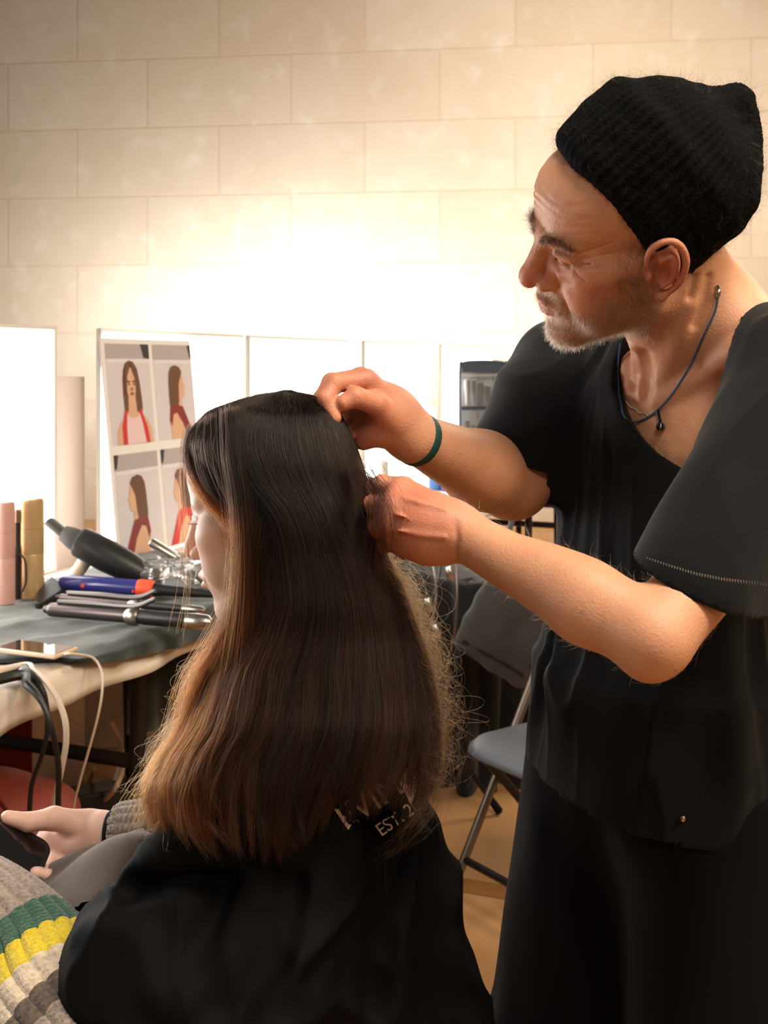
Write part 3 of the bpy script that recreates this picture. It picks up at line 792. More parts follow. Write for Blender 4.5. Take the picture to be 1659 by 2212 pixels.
# ---------------------------------------------------------------- folding chairs
def folding_chair(O, fwd, label):
    """O: point on the floor below the seat centre, fwd: the way a sitter faces"""
    f = norm([fwd[0], fwd[1], 0]); r = np.array([f[1], -f[0], 0])
    def Q(a, b, z): return np.array([O[0], O[1], 0]) + f*a + r*b + up*z
    t = thing('folding_chair', label, 'chair', (O[0], O[1], 0), 'grey folding chairs')
    w = .205
    # seat: thin pan with rolled edges and a rounded front
    nu, nv = 24, 24; G = []
    for i in range(nu+1):
        u = i/nu*2-1; row = []
        for j in range(nv+1):
            v = j/nv*2-1
            hw = .190*(1-.10*max(0, -u))                         # narrower at the back
            x = u*.195; y = v*hw
            rc = .085                                           # corner rounding
            ex, ey = abs(x)-(.195-rc), abs(y)-(hw-rc)
            if ex > 0 and ey > 0:
                l = math.hypot(ex, ey)
                m_ = max(ex, ey)/rc; s_ = (m_*rc)/l
                x = math.copysign(.195-rc+ex*s_, x); y = math.copysign(hw-rc+ey*s_, y)
            e = max(abs(u), abs(v)); z = .452 - .010*math.exp(-((u*1.5)**2+(v*1.3)**2)) - .016*max(0, (e-.86)/.14)**2 - .012*max(0, u-.5)**2*4
            row.append(Q(x, y, z))
        G.append(row)
    mb = MB(); mb.grid(G, flip=False); o = mb.build('seat', M['seat_plastic'], t, auto=180)
    m = o.modifiers.new('thick', 'SOLIDIFY'); m.thickness = .011; m.offset = 0
    bot = Q(.235, 0, 0); top = Q(-.27, 0, .86)
    for s in (-1, 1):
        off = r*w*s
        mb = MB(); mb.tube([bot+off, bot+(top-bot)*.5+off, bot+(top-bot)*.98+off], .0115, 10, spline=False); mb.lathe(bot+off, up, [(-.0,.014),(.02,.0145)], 12, m=1)
        mb.build('front_leg', [M['chair_steel'], M['matte_black']], t)
        o2 = r*(w-.028)*s
        mb = MB(); mb.tube([Q(.150, 0, .435)+o2, Q(-.02,0,.25)+o2, Q(-.215, 0, 0)+o2], .0115, 10, spline=False); mb.lathe(Q(-.215,0,0)+o2, up, [(0,.014),(.02,.0145)], 12, m=1)
        mb.build('rear_leg', [M['black_metal'], M['matte_black']], t)
    mb = MB(); c = bot+(top-bot)*.16; mb.tube([c-r*w, c+r*w], .0095, 8, spline=False); mb.build('front_crossbar', M['black_metal'], t)
    mb = MB(); c = Q(-.165,0,.07); mb.tube([c-r*(w-.028), c+r*(w-.028)], .0085, 8, spline=False); mb.build('rear_crossbar', M['black_metal'], t)
    # curved back rest
    G = []
    d = norm(top-bot); nf = norm(np.cross(r, d))
    if nf @ f < 0: nf = -nf
    for i in range(15):
        a = i/14; row = []
        for j in range(19):
            v = j/18*2-1; e = max(abs(v), abs(a*2-1))
            hh = .19*(1-.30*max(0, abs(v)-.6)/.4*(1 if a > .5 else .5))
            p = bot + (top-bot)*.80 + d*((a-.35)*hh) + r*(w+.012)*v - nf*(.030*(1-v*v)) + nf*.012
            row.append(p)
        G.append(row)
    mb = MB(); mb.grid(G); o = mb.build('backrest', M['seat_plastic'], t, auto=180)
    m = o.modifiers.new('thick', 'SOLIDIFY'); m.thickness = .010; m.offset = 0
    return t
A_, B_ = PZ(1004, 1592, .45), PZ(1204, 1674, .45)
rr_ = norm((B_-A_)*np.array([1,1,0])); ff_ = np.array([rr_[1], -rr_[0], 0]); 
if ff_[0] > 0: ff_ = -ff_
Oc = A_*np.array([1,1,0]) + rr_*.19 - ff_*.165
folding_chair(Oc, ff_, 'grey folding chair with silver back posts beside the leg of the man in black')
O2 = P(1300, 900, 4.55)
folding_chair((O2[0]-.01, O2[1], 0), (-.9, -.2), 'second grey folding chair, half hidden behind the waist of the man')

# ---------------------------------------------------------------- black drape with cables, bag, stand
def drape():
    G = []; pts = np.array([P(840,0,3.95), P(930,0,3.72), P(1000,0,3.60), P(1090,0,3.62), P(1180,0,3.70), P(1290,0,3.80), P(1420,0,4.1)])[:, :2]
    c = crom(np.column_stack([pts, np.zeros(len(pts))]), 24)
    n = len(c); tg = np.gradient(c, axis=0); tg /= np.linalg.norm(tg, axis=1)[:, None]; nr = np.column_stack([tg[:,1], -tg[:,0], np.zeros(n)])
    for i in range(n):
        row = []
        a = i/n
        for j in range(31):
            v = j/30; z = .655*(1-v)+.004
            w = (.008+.03*v)*math.sin(a*62+1.5*math.sin(v*2+a*9)) + .02*v*math.sin(a*21+1)
            row.append(c[i] + nr[i]*(w + .02*v*v) + up*z)
        G.append(row)
    # top flap going back
    for i in range(n):
        G[i] = [c[i]-nr[i]*.30+up*.657, c[i]-nr[i]*.15+up*.661, c[i]-nr[i]*.02+up*.661] + G[i]
    mb = MB(); mb.grid(G, flip=True); o = mb.build('black_drape', M['black_cloth'], auto=180)
    m = o.modifiers.new('thick', 'SOLIDIFY'); m.thickness = .004; m.offset = 1
    tag(o, 'black cloth hanging to the floor behind the grey folding chair', 'drape')
drape()
# dark grey cloth bag hanging in front of the drape
d = 3.30
poly = [(1062,1250),(1120,1262),(1186,1300),(1180,1380),(1168,1432),(1130,1482),(1060,1440),(985,1392),(1010,1340),(1040,1290)]
t = thing('garment_bag', 'dark grey cloth bag hanging before the black drape, under the man\'s near forearm', 'bag', P(1085, 1480, d))
S_ = SDF(P(960,1500,d)-np.array([0,.10,0]), P(1215,1225,d)+np.array([0,.12,0]), .006)
pl = np.array([P(x,y,d) for x,y in poly]); cen = pl.mean(0)
for i in range(len(pl)):
    a, b = pl[i], pl[(i+1)%len(pl)]
    S_.cone(a*.86+cen*.14, b*.86+cen*.14, .022, .022, .02)
    for q in (.3,.6): S_.cone(a*q+cen*(1-q), b*q+cen*(1-q), .038, .038, .03)
V, F = S_.mesh(2); N_ = vnormals(V, F); V = V + N_*(.006*vnoise(V*9)+.003*vnoise(V*26))[:, None]
obj('bag_body', V, F, M['dark_cloth'], t)
mb = MB(); mb.tube([P(1000,1384,d-.035), P(1075,1425,d-.045), P(1130,1458,d-.042)], .005, 6); mb.build('hem', M['black_cloth'], t)
mb = MB(); mb.tube([P(1150,1440,d-.045), P(1160,1405,d-.05), P(1172,1385,d-.045)], .007, 6, flat=.5); mb.build('tab', M['black_cloth'], t)
mb = MB(); mb.tube([P(1062,1255,d), P(1090,1180,d+.1), P(1110,1110,d+.25)], .010, 8, flat=.4); mb.build('strap', M['dark_cloth'], t)
# tripod stand
f0 = PZ(1078, 1752, .012); hub = P(905, 1510, 3.36)
t = thing('tripod_stand', 'black tripod stand with a foot on the brown floor left of the folding chair', 'stand', (hub[0], hub[1], 0))
for k, e in enumerate((f0, np.array([hub[0]-.34, hub[1]+.25, .012]), np.array([hub[0]-.05, hub[1]-.42, .012]))):
    mb = MB(); mb.tube([hub, e], .0085, 8, spline=False); mb.lathe(e-norm(e-hub)*.045, norm(e-hub), [(0,.011),(.045,.013),(.05,.009)], 10, m=1)
    mb.build('leg', [M['black_metal'], M['matte_black']], t)
mb = MB(); mb.tube([hub-up*.18, hub+up*.30], .012, 10, spline=False); mb.lathe(hub-up*.03, up, [(0,.02),(.06,.02)], 12); mb.build('pole', M['black_metal'], t)
# cables hanging at the table end behind the long hair
for k, (x0, x1, y0, y1, sag) in enumerate(((905,930,1185,1420,.02),(930,925,1190,1370,.05),(985,978,1195,1390,.02),(955,915,1190,1340,.03),(890,905,1230,1440,.02))):
    d = 3.15+.03*k
    cable('hanging_cable', [P(x0,y0-60,d+.12), P(x0,y0,d+.02), P((x0+x1)/2+sag*300, (y0+y1)/2, d-.02), P(x1,y1,d), P(x1-12,y1+50,d+.05), P(x1-20,1640,d+.1)], .0035, M['chair_steel' if k == 2 else 'steel' if k == 1 else 'black_cable'],
          ['black cable hanging nearest the frizzy hair edge', 'silvery cable dangling right of the frizzy hair', 'grey cable hanging straight down by the dark grey bag', 'black cable crossing behind the hair edge', 'black cable almost hidden behind the brown hair'][k])
for k, (x, y) in enumerate(((922,1293),(938,1350),(968,1225))):
    p = P(x, y, 3.12)
    mb = MB(); mb.lathe(p, norm([.3,0,-1]), [(0,.008),(.01,.012),(.03,.012),(.04,.006)], 12); o = mb.build('cable_plug', M['steel'])
    tag(o, ['silver plug hanging among cables at hair height, upper one', 'silver plug hanging below the other, beside the hair edge', 'silver plug high up, close under the near wrist of the man'][k], 'plug')

# ---------------------------------------------------------------- things on the far tables
# clear organiser with pockets
c0 = P(1045, 1000, 6.05); wx = norm([.93,.36,0]); wy = np.array([-wx[1], wx[0], 0])
W_, Z0, Z1 = .285, .745, 1.385
t = thing('organiser', 'standing black-rimmed organiser with clear pockets of tools, left of the man\'s short sleeve', 'organiser', (c0[0], c0[1], Z0))
def OP(u, z, e=0): return np.array([c0[0], c0[1], 0]) + wx*W_*(u-.5) + up*z + wy*e
mb = MB()
arc = [OP(0,Z0), OP(0,Z1-.05), OP(.04,Z1-.015), OP(.14,Z1), OP(.5,Z1+.004), OP(.86,Z1), OP(.96,Z1-.015), OP(1,Z1-.05), OP(1,Z0)]
mb.tube(arc, .008, 8, res=4)
mb.box(OP(.5,Z1-.028,.01), (W_*.93,.03,.055), (wx,wy,up)); mb.box(OP(.5,1.135,.0), (W_,.03,.018), (wx,wy,up)); mb.box(OP(.5,.965,.0), (W_,.03,.018), (wx,wy,up))
mb.build('rim', mat('navy_black', srgb(58,68,80), rough=.5), t)  # rim and back panel lightened: mirror bloom put into their colours
mb = MB(); mb.box(OP(.5,(Z0+Z1)/2-.02,.03), (W_*.97,.006,Z1-Z0-.06), (wx,wy,up)); mb.build('back_panel', mat('grey_felt', srgb(232,234,234), rough=.8), t, smooth=False)
mb = MB()
for z0, z1 in ((1.145,1.32),(.975,1.125)):
    for u in (.17,.5,.83): mb.box(OP(u,(z0+z1)/2,-.02), (W_*.31,.002,z1-z0), (wx,wy,up))
mb.build('clear_pocket', mat('pocket_film', (.93,.95,.96), rough=.15, trans=.9), t, smooth=False)
rr = np.random.default_rng(5)
for k in range(12):
    u = .07+.86*((k % 6)+.5)/6; z = 1.15 if k < 6 else .98; h = rr.uniform(.08,.15) if k < 6 else rr.uniform(.06,.11)
    mb = MB(); p = OP(u, z, -.004); mb.lathe(p, up, [(0,.010),(h*.5,.012),(h*.55,.016),(h,.017),(h+.006,.008)], 12, squash=.8)
    o = mb.build('pocket_tool', [M['white_plastic'], M['white_plastic'], M['black_plastic'], M['tape_label']][k % 4])
    tag(o, f'small {["white","white","black","cream"][k%4]} tool in the {"upper" if k<6 else "lower"} pocket row of the clear organiser', 'tool', 'tools in the organiser pockets')
def bottle(px, d, z0, h, r, mt, cap, name, label, cat):
    p = P(px, 1000, d); p[2] = z0
    t = thing(name, label, cat, p)
    mb = MB(); mb.lathe(p, up, [(0,r*.9),(.006,r),(h*.62,r),(h*.72,r*.8),(h*.76,r*.4)], 20); mb.build('bottle_body', mt, t)
    mb = MB(); mb.lathe(p+up*h*.76, up, [(0,r*.5),(h*.22,r*.48),(h*.24,r*.3)], 16); mb.build('cap', cap, t)
zt = TZ+.006
bottle(942, 5.55, zt, .42, .038, M['blue_plastic'], M['white_plastic'], 'spray_bottle', 'tall blue bottle on the far table between wrist and clear organiser', 'bottle')
bottle(964, 5.50, zt, .30, .026, M['purple'], M['black_plastic'], 'spray_bottle', 'purple bottle standing right of the tall blue one', 'bottle')
bottle(828, 4.15, zt, .27, .040, M['amber'], M['white_plastic'], 'pump_bottle', 'amber bottle glowing between the hair and the raised wrist', 'bottle')
bottle(798, 4.05, zt, .22, .034, M['white_plastic'], M['white_plastic'], 'lotion_bottle', 'white bottle beside the amber one, touching the hair outline', 'bottle')
# black drier lying on the far table
p = P(868, 1030, 4.0); p[2] = zt+.045
t = thing('far_hair_dryer', 'black hair dryer with glinting barrel on the table under the raised wrist', 'hair dryer', p-up*.045)
mb = MB(); mb.lathe(p, norm([1,.3,.05]), [(-.10,.024),(-.06,.036),(0,.044),(.07,.045),(.10,.03)], 20); mb.build('barrel', M['screen'], t)
mb = MB(); mb.lathe(p, norm([-.35,.1,.9]), [(0,.02),(.10,.017),(.14,.018),(.15,.01)], 16); mb.build('handle', M['black_plastic'], t)
# rolled white towels
for k, (x, d_, r) in enumerate(((1035,5.35,.055),(1012,5.75,.05))):
    p = P(x, 1000, d_); p[2] = zt+r
    mb = MB(); mb.lathe(p-wx*.13, wx, [(0,r*.5),(.006,r*.95),(.02,r),(.24,r),(.254,r*.95),(.26,r*.5)], 24); o = mb.build('rolled_towel', M['tablecloth'])
    tag(o, ['rolled white towel in front of the clear organiser', 'second rolled white towel, behind the first one'][k], 'towel', None)
p = P(1178, 1060, 5.25); p[2] = zt+.001
mb = MB(); mb.box(p+up*.012, (.22,.16,.024), (tdir, ndir, up)); o = mb.build('folded_cloth', mat('lilac_cloth', srgb(190,180,206), rough=.9), bev=.008); tag(o, 'folded lilac cloth on the far table beside the man\'s waist', 'cloth')
# ---------------------------------------------------------------- heads (local: x right, y forward, z up, origin between the ears)
def frame(yaw_to_cam, pitch_down, roll, scale):
    """rows: right, forward, up in world for a head looking to picture-left; yaw towards the camera, roll tips the crown towards the camera"""
    a, p, r = map(math.radians, (yaw_to_cam, pitch_down, roll))
    f = np.array([-math.cos(a)*math.cos(p), -math.sin(a)*math.cos(p), -math.sin(p)])
    rt = norm(np.cross(f, up)); u = np.cross(rt, f)
    r2 = rt*math.cos(r) + u*math.sin(r); u2 = u*math.cos(r) - rt*math.sin(r)
    return np.array([r2, f, u2])*scale
def LW(Fm, O, p): return np.asarray(O) + np.asarray(p, float) @ Fm              # local -> world
def WL(Fm, O, p): return (np.asarray(p, float)-np.asarray(O)) @ np.linalg.inv(Fm)

def head_form(S, male=True):
    m = male
    both = (-1, 1)
    S.ell((0,-.012,.050), (.073,.094,.080), k=0)
    S.ell((0,.034,-.018), (.060,.056,.078), k=.02)
    S.ell((0,.043,.062), (.058,.046,.050), k=.025)
    jw = .052 if m else .047
    for s in both:
        S.cone((s*jw,.004,-.048), (s*.014,.074,-.088), .017 if m else .014, .015 if m else .012, k=.022)
        S.cone((s*jw,.004,-.048), (s*.060,-.002,-.005), .016, .018, k=.02)
        S.ball((s*.044,.060,-.004), .020 if m else .021, k=.022)
        S.cone((s*.050,.050,.002), (s*.066,.010,.004), .010, .010, k=.018)
        S.ball((s*.036,.060,-.040), .023 if m else .022, k=.022)
    S.ball((0,.080,-.088), .019 if m else .0155, k=.018)
    S.ell((0,.070,-.048), (.030,.030,.032), k=.016)
    if m:
        for s in both: S.chain([(s*.010,.0885,.034), (s*.026,.0865,.037), (s*.043,.070,.034)], [.008,.0085,.006], k=.010)
    else:
        for s in both: S.cone((s*.012,.084,.034), (s*.040,.070,.036), .007, .006, k=.014)
    for s in both:
        S.ell((s*.031,.094,.018), (.017,.016,.0115), k=.012, sub=True)
        S.ball((s*.031,.0725,.0175), .0142, k=.004)
        if m:   # heavy lids and bags
            S.chain([(s*.018,.082,.0245), (s*.031,.0875,.0265), (s*.045,.0765,.021)], [.003,.0042,.003], k=.006)
            S.chain([(s*.017,.080,.020), (s*.031,.0865,.0205), (s*.043,.078,.0165)], .0012, k=.004, sub=True)
            S.chain([(s*.017,.081,.0125), (s*.030,.0875,.0115), (s*.043,.079,.0125)], .0011, k=.003, sub=True)
            S.chain([(s*.018,.084,.005), (s*.031,.085,.000), (s*.044,.075,.004)], [.004,.0055,.004], k=.008)
            S.chain([(s*.019,.087,-.002), (s*.032,.083,-.0085), (s*.046,.073,-.004)], .0014, k=.006, sub=True)
        else:
            S.chain([(s*.018,.081,.0225), (s*.031,.0865,.024), (s*.044,.076,.019)], .0022, k=.004)
            S.chain([(s*.018,.081,.0145), (s*.031,.0872,.0140), (s*.043,.077,.014)], .0011, k=.003, sub=True)
    # nose
    nz = .90 if m else .88
    S.cone((0,.086,.034), (0,.086+.026*nz,-.004), .0080, .0095 if m else .0075, k=.010)
    for s in both: S.cone((s*.010,.083,.010), (s*.012,.093,-.012), .006, .0075 if m else .006, k=.010)
    tip = np.array((0,.086+.029*nz,-.012))
    S.ball(tip, .0113 if m else .0092, k=.007)
    for s in both:
        S.ell((s*(.0150 if m else .0125), tip[1]-.0145, -.0175), (.0085,.0115,.0080), k=.005)
        S.chain([(s*(.0245 if m else .021), tip[1]-.022,-.010), (s*(.0225 if m else .019), tip[1]-.012,-.0085)], .0014, k=.004, sub=True)
        S.ell((s*.0068, tip[1]-.010, -.0265), (.0038,.006,.0045), k=.003, sub=True)
    # mouth
    S.chain([(-.023,.0905,-.0465), (-.010,.100,-.0430), (0,.1015,-.0440), (.010,.100,-.0430), (.023,.0905,-.0465)], [.003,.005,.0048,.005,.003], k=.006)
    S.chain([(-.021,.0905,-.0520), (-.010,.098,-.0550), (0,.0995,-.0555), (.010,.098,-.0550), (.021,.0905,-.0520)], [.003,.0055,.006,.0055,.003], k=.005)
    S.chain([(-.026,.0875,-.0500), (-.012,.1015,-.0490), (0,.1050,-.0493), (.012,.1015,-.0490), (.026,.0875,-.0500)], .0010, k=.003, sub=True)
    S.chain([(-.012,.097,-.0665), (0,.100,-.067), (.012,.097,-.0665)], .004, k=.008, sub=True)
    if m:
        for s in both:
            S.chain([(s*.0215,.098,-.012), (s*.030,.091,-.026), (s*.036,.082,-.045), (s*.035,.078,-.060)], [.0018,.0028,.003,.002], k=.008, sub=True)
            S.chain([(s*.038,.076,-.016), (s*.043,.068,-.040), (s*.042,.062,-.062)], [.006,.008,.006], k=.012)
        for s in both:
            for dz in (0,.006,-.006): S.chain([(s*.049,.071,.017+dz*.4), (s*.056,.060,.017+dz*1.6)], .0007, k=.004, sub=True)
    # ears
    es = 1.1 if m else .95
    for s in both:
        def E(y, z, x): return (s*(.0715+x*es), -.004+y*es, z*es)
        S.ell(E(-.004,.006,.006), (.010,.0165,.026), np.array([[1,.28*s,0],[-.28*s,1,0],[0,0,1.04]])/1.04, k=.006)
        S.ell(E(.004,.000,.017), (.012,.0105,.017), k=.005, sub=True)
        S.ell(E(-.001,.018,.019), (.009,.010,.009), k=.004, sub=True)
        S.chain([E(.012,.006,.006), E(.013,.020,.010), E(.006,.031,.013), E(-.006,.034,.016), E(-.016,.026,.018), E(-.020,.010,.019), E(-.016,-.008,.017), E(-.008,-.020,.013), E(.001,-.026,.009)], [.0032,.0036,.0038,.0040,.0042,.0040,.0036,.0036,.004], k=.003, res=3)
        S.chain([E(.002,.014,.013), E(-.008,.016,.015), E(-.0105,.004,.016), E(-.006,-.009,.014), E(.002,-.014,.012)], .0028, k=.004, res=3)
        S.ball(E(.003,-.027,.008), .0068, k=.006)
        S.ell(E(.013,-.002,.008), (.005,.004,.007), k=.004)
        S.ell(E(.002,-.001,.014), (.008,.006,.008), k=.003, sub=True)

def paint(o, rgb):
    """store the tint attribute"""
    me = o.data
    at = me.attributes.new('tint', 'FLOAT_COLOR', 'POINT')
    col = np.ones((len(me.vertices), 4), np.float32); col[:, :3] = np.clip(rgb, 0, 1)
    at.data.foreach_set('color', col.ravel())
def blob(L, c, r, p=2.0):
    q = (L-np.asarray(c, float))/np.asarray(r, float)
    return np.clip(1-np.sqrt((q**2).sum(1)), 0, 1)**(1/p)
M['skin_man'] = skin_mat('skin_weathered', srgb(206,154,122), srgb(112,90,78), srgb(186,102,84))
M['skin_woman'] = skin_mat('skin_fair', srgb(244,212,194), srgb(150,110,90), srgb(230,156,140), bump=.08)

def surf_strands(V, F, tri_w, n, length, dirf, rngs, curl=.2, k=5, lift=.35):
    """short hairs growing from a quad mesh; tri_w = weight per face; dirf(points, normals) -> growth direction"""
    if n <= 0: return None
    c = V[F].mean(1); nn = np.cross(V[F[:,2]]-V[F[:,0]], V[F[:,3]]-V[F[:,1]]); ar = np.linalg.norm(nn, axis=1)+1e-12
    w = tri_w*ar; pick = rngs.choice(len(F), n, p=w/w.sum())
    uv = rngs.random((n, 2))[:, :, None]
    q = V[F[pick]]
    p = (q[:,0]*(1-uv[:,0])+q[:,1]*uv[:,0])*(1-uv[:,1]) + (q[:,3]*(1-uv[:,0])+q[:,2]*uv[:,0])*uv[:,1]
    N = (nn/ar[:, None])[pick]
    d = dirf(p, N); d = d/ (np.linalg.norm(d, axis=1)[:, None]+1e-9)
    d = d + rngs.normal(0, curl, (n, 3)); d -= N*np.minimum((d*N).sum(1), 0)[:, None]
    d = d/np.linalg.norm(d, axis=1)[:, None]
    Ls = length*(rngs.uniform(.55, 1.25, n))[:, None]
    t = np.linspace(0, 1, k)
    d2 = rngs.normal(0, curl, (n, 3))
    path = p[:, None] - N[:, None]*.0006 + (N*lift)[:, None]*(Ls[:, None]*(t*(1-.55*t))[None, :, None]) + d[:, None]*(Ls[:, None]*t[None, :, None]) + d2[:, None]*(Ls[:, None]*(t*t)[None, :, None])*.5
    return path
# ---------------------------------------------------------------- the man
man_F = frame(4, 17, 33, 1.03)
_el = np.array([-.075, -.004, 0])
man_O = np.array([.268, 1.23, 1.518])
if DEBUG:
    def px(p): return (round(CX+p[0]/p[1]*FPX), round(HY-(p[2]-CAMZ)/p[1]*FPX), round(p[1], 3))
    for nm, l in dict(nose=(0,.131,-.012), chin=(0,.088,-.10), eyeN=(-.031,.087,.018), browF=(.026,.095,.037), browN=(-.026,.095,.037), hairline=(0,.08,.10), earN=(-.08,-.01,0), mouth=(0,.105,-.049), crown=(0,-.012,.13), jaw=(-.052,.004,-.06), back=(0,-.105,.05)).items():
        print(nm, px(LW(man_F, man_O, l)))
mF = np.array([-.876, -.482, 0]); mR = np.array([-.482, .876, 0])
def MW(f, r, z, B=(.36, 1.40)): return np.array([B[0], B[1], 0]) + mF*f + mR*r + up*z
MR3 = np.array([mR, mF, up])
# joints
shN, shF = P(1640, 800, 1.19), P(1255, 800, 1.56)
elN, wrN = P(1402, 1386, 1.02), P(985, 1146, 1.150)
elF, wrF = P(1098, 1042, 1.42), P(893, 945, 1.285)

# head, neck and upper chest in the head's own frame
hv = .0015
S = SDF((-.155,-.20,-.245), (.155,.145,.145), hv)
head_form(S, True)
L_ = lambda p: WL(man_F, man_O, p)
S.cone((0,-.018,-.02), L_(P(1500, 800, 1.345)), .052, .060, k=.03)
S.cone((0,-.045,.0), L_(P(1560, 740, 1.35)), .045, .05, k=.03)
S.cone(L_(P(1530, 662, 1.33)), L_(P(1690, 775, 1.215)), .040, .042, k=.055)            # trapezius
S.cone(L_(P(1530, 680, 1.36)), L_(P(1280, 775, 1.53)), .040, .042, k=.03)
S.ell(L_(P(1470, 960, 1.37)), (.13,.085,.12), MR3 @ np.linalg.inv(man_F), k=.03)
def skin_at(x, y, deep):
    """point just under the modelled skin along a line of sight"""
    ds = np.arange(.95, 1.7, .0008); pw = np.array([P(x, y, d) for d in ds]); ix = np.round((L_(pw)-S.lo)/S.vox).astype(int)
    ok = np.all((ix >= 0) & (ix < S.n), axis=1); v = np.full(len(ds), 9.); v[ok] = S.d[tuple(ix[ok].T)]
    k = np.argmax(v < 0)
    return L_(P(x, y, ds[k]+deep)) if v[k] < 0 else L_(P(x, y, 1.27))
for chn, r_, k_, dp, sb_ in (([(1492,660),(1470,720),(1440,790),(1412,850)], [.005,.007,.008,.006], .016, .005, False),      # long neck muscle
                       ([(1372,752),(1378,800),(1386,858)], [.006,.007,.005], .010, .003, False),
                       ([(1350,745),(1356,800),(1364,850)], [.007,.008,.006], .012, .004, False),
                       ([(1362,765),(1368,830)], [.003,.004], .010, .001, True), ([(1396,762),(1400,820),(1400,860)], [.003,.005,.005], .012, .001, True),
                       ([(1420,868),(1470,838),(1530,800),(1590,755)], [.006,.007,.007,.007], .014, .003, False),                # collar bone
                       ([(1530,600),(1522,650),(1500,700)], [.002,.003,.002], .010, .001, True), ([(1500,600),(1490,640)], [.002,.002], .008, .001, True)):
    S.chain([skin_at(x, y, dp) for x, y in chn], r_, k=k_, sub=sb_)
V, F = S.mesh()
V = relax(V, F, .4)
# wrinkles of the forehead, between the brows and beside the eye
Nl = vnormals(V, F); fm = sstep(.045,.07,V[:,1])*sstep(.038,.048,V[:,2])*sstep(.105,.095,V[:,2]); dw = np.zeros(len(V))
for z_, a_, w_, ph_ in ((.053,.0005,.0020,.3), (.064,.0007,.0022,1.2), (.075,.0006,.0022,2.0), (.086,.0004,.002,.8)):
    zz = z_ + .0030*np.sin(V[:,0]*70+ph_) - .05*np.abs(V[:,0])**1.2
    dw -= a_*np.exp(-((V[:,2]-zz)/w_)**2)*fm
    dw += a_*.7*np.exp(-((V[:,2]-zz-.0045)/.0032)**2)*fm
for s_ in (-1, 1):
    dw -= .0012*np.exp(-((V[:,0]-s_*.008)/.0018)**2)*np.exp(-((V[:,2]-.042)/.010)**2)*(V[:,1] > .07)
    for k_ in range(4):
        z_ = .020+.006*(k_-1.5); dw -= .0007*np.exp(-((V[:,2]-z_-(np.abs(V[:,0])-.05)*.5*(k_-1.5))/.0011)**2)*sstep(.047,.052,np.abs(V[:,0]))*sstep(.066,.060,np.abs(V[:,0]))*(V[:,1] > .02)
dw += .0005*vnoise(V*90)*(V[:,1] > -.02)
V = V + Nl*dw[:, None]
Vl = V.copy(); V = LW(man_F, man_O, V)
headV, headF, headL = V, F, Vl

# arms with hands
def arm_grid(pts, pad, vox):
    pts = np.array(pts); return SDF(pts.min(0)-pad, pts.max(0)+pad, vox)
def hand(S, wr, spec, wr_r, k=.010):
    """spec: lists of (point, radius) chains; the first point of every finger chain is the knuckle, joined to the wrist by a metacarpal"""
    for nm, ch in spec.items():
        pts = [c[0] for c in ch]; rad = [c[1] for c in ch]
        if nm != 'thumb': S.cone(wr + (pts[0]-wr)*.18, pts[0], wr_r*.72, rad[0]*1.12, k=k)
        S.chain(pts, rad, k=.004)
        for p_, r_ in zip(pts[1:-1], rad[1:-1]): S.ball(p_, r_*1.06, k=.003)
handF = dict(
    index=[(P(792,822,1.248),.0118),(P(724,828,1.228),.0105),(P(703,862,1.216),.0092),(P(722,902,1.212),.0080)],
    middle=[(P(780,818,1.276),.0120),(P(716,826,1.256),.0105),(P(694,862,1.246),.0092),(P(708,906,1.240),.0080)],
    ring=[(P(782,850,1.302),.0115),(P(728,880,1.288),.0100),(P(722,922,1.272),.0088),(P(748,944,1.258),.0076)],
    pinky=[(P(800,890,1.318),.0105),(P(770,925,1.300),.0090),(P(765,950,1.284),.0080),(P(785,958,1.268),.0070)],
    thumb=[(P(852,912,1.258),.0165),(P(812,872,1.236),.0130),(P(768,858,1.220),.0115),(P(742,870,1.214),.0092)])
handN = dict(
    index=[(P(862,1064,1.172),.0125),(P(816,1056,1.212),.0110),(P(786,1062,1.240),.0095),(P(768,1070,1.258),.0080)],
    middle=[(P(846,1096,1.156),.0128),(P(802,1094,1.200),.0110),(P(770,1098,1.228),.0095),(P(752,1104,1.248),.0080)],
    ring=[(P(846,1134,1.152),.0124),(P(806,1140,1.194),.0105),(P(776,1142,1.222),.0092),(P(760,1142,1.242),.0080)],
    pinky=[(P(862,1168,1.158),.0112),(P(828,1176,1.194),.0095),(P(802,1176,1.220),.0082),(P(788,1170,1.236),.0072)],
    thumb=[(P(930,1092,1.180),.0160),(P(870,1056,1.202),.0130),(P(826,1048,1.228),.0112),(P(798,1056,1.244),.0090)])
armN = arm_grid([P(1700,880,1.16), elN, wrN, P(735,1060,1.22), P(735,1180,1.13)], .075, .0017)
armN.cone(P(1745, 970, 1.165), elN+np.array([.006,0,.006]), .044, .0345, k=.0)
armN.cone(elN, elN+(wrN-elN)*.30, .030, .0335, k=.022)
armN.cone(elN+(wrN-elN)*.30, wrN, .0335, .0250, k=.02)
armN.ell(elN+(wrN-elN)*.30+np.array([0,0,.012]), (.080,.026,.030), np.array([norm(wrN-elN), norm(np.cross(wrN-elN, up)), norm(np.cross(np.cross(wrN-elN, up), wrN-elN))]), k=.02)
armN.ball(elN+np.array([-.002,-.002,-.014]), .018, k=.015)
armN.cone(wrN, wrN+(P(900,1105,1.165)-wrN)*.6, .0270, .0270, k=.015)
hand(armN, wrN, handN, .030, k=.014)
armN.ell(P(925,1150,1.148), (.030,.022,.034), k=.012)
armN.cone(P(960,1180,1.150), P(880,1172,1.160), .016, .014, k=.012)
armN.chain([P(1375,1265,1.010), P(1392,1290,.985), P(1386,1320,.975)], .0012, k=.008, sub=True)
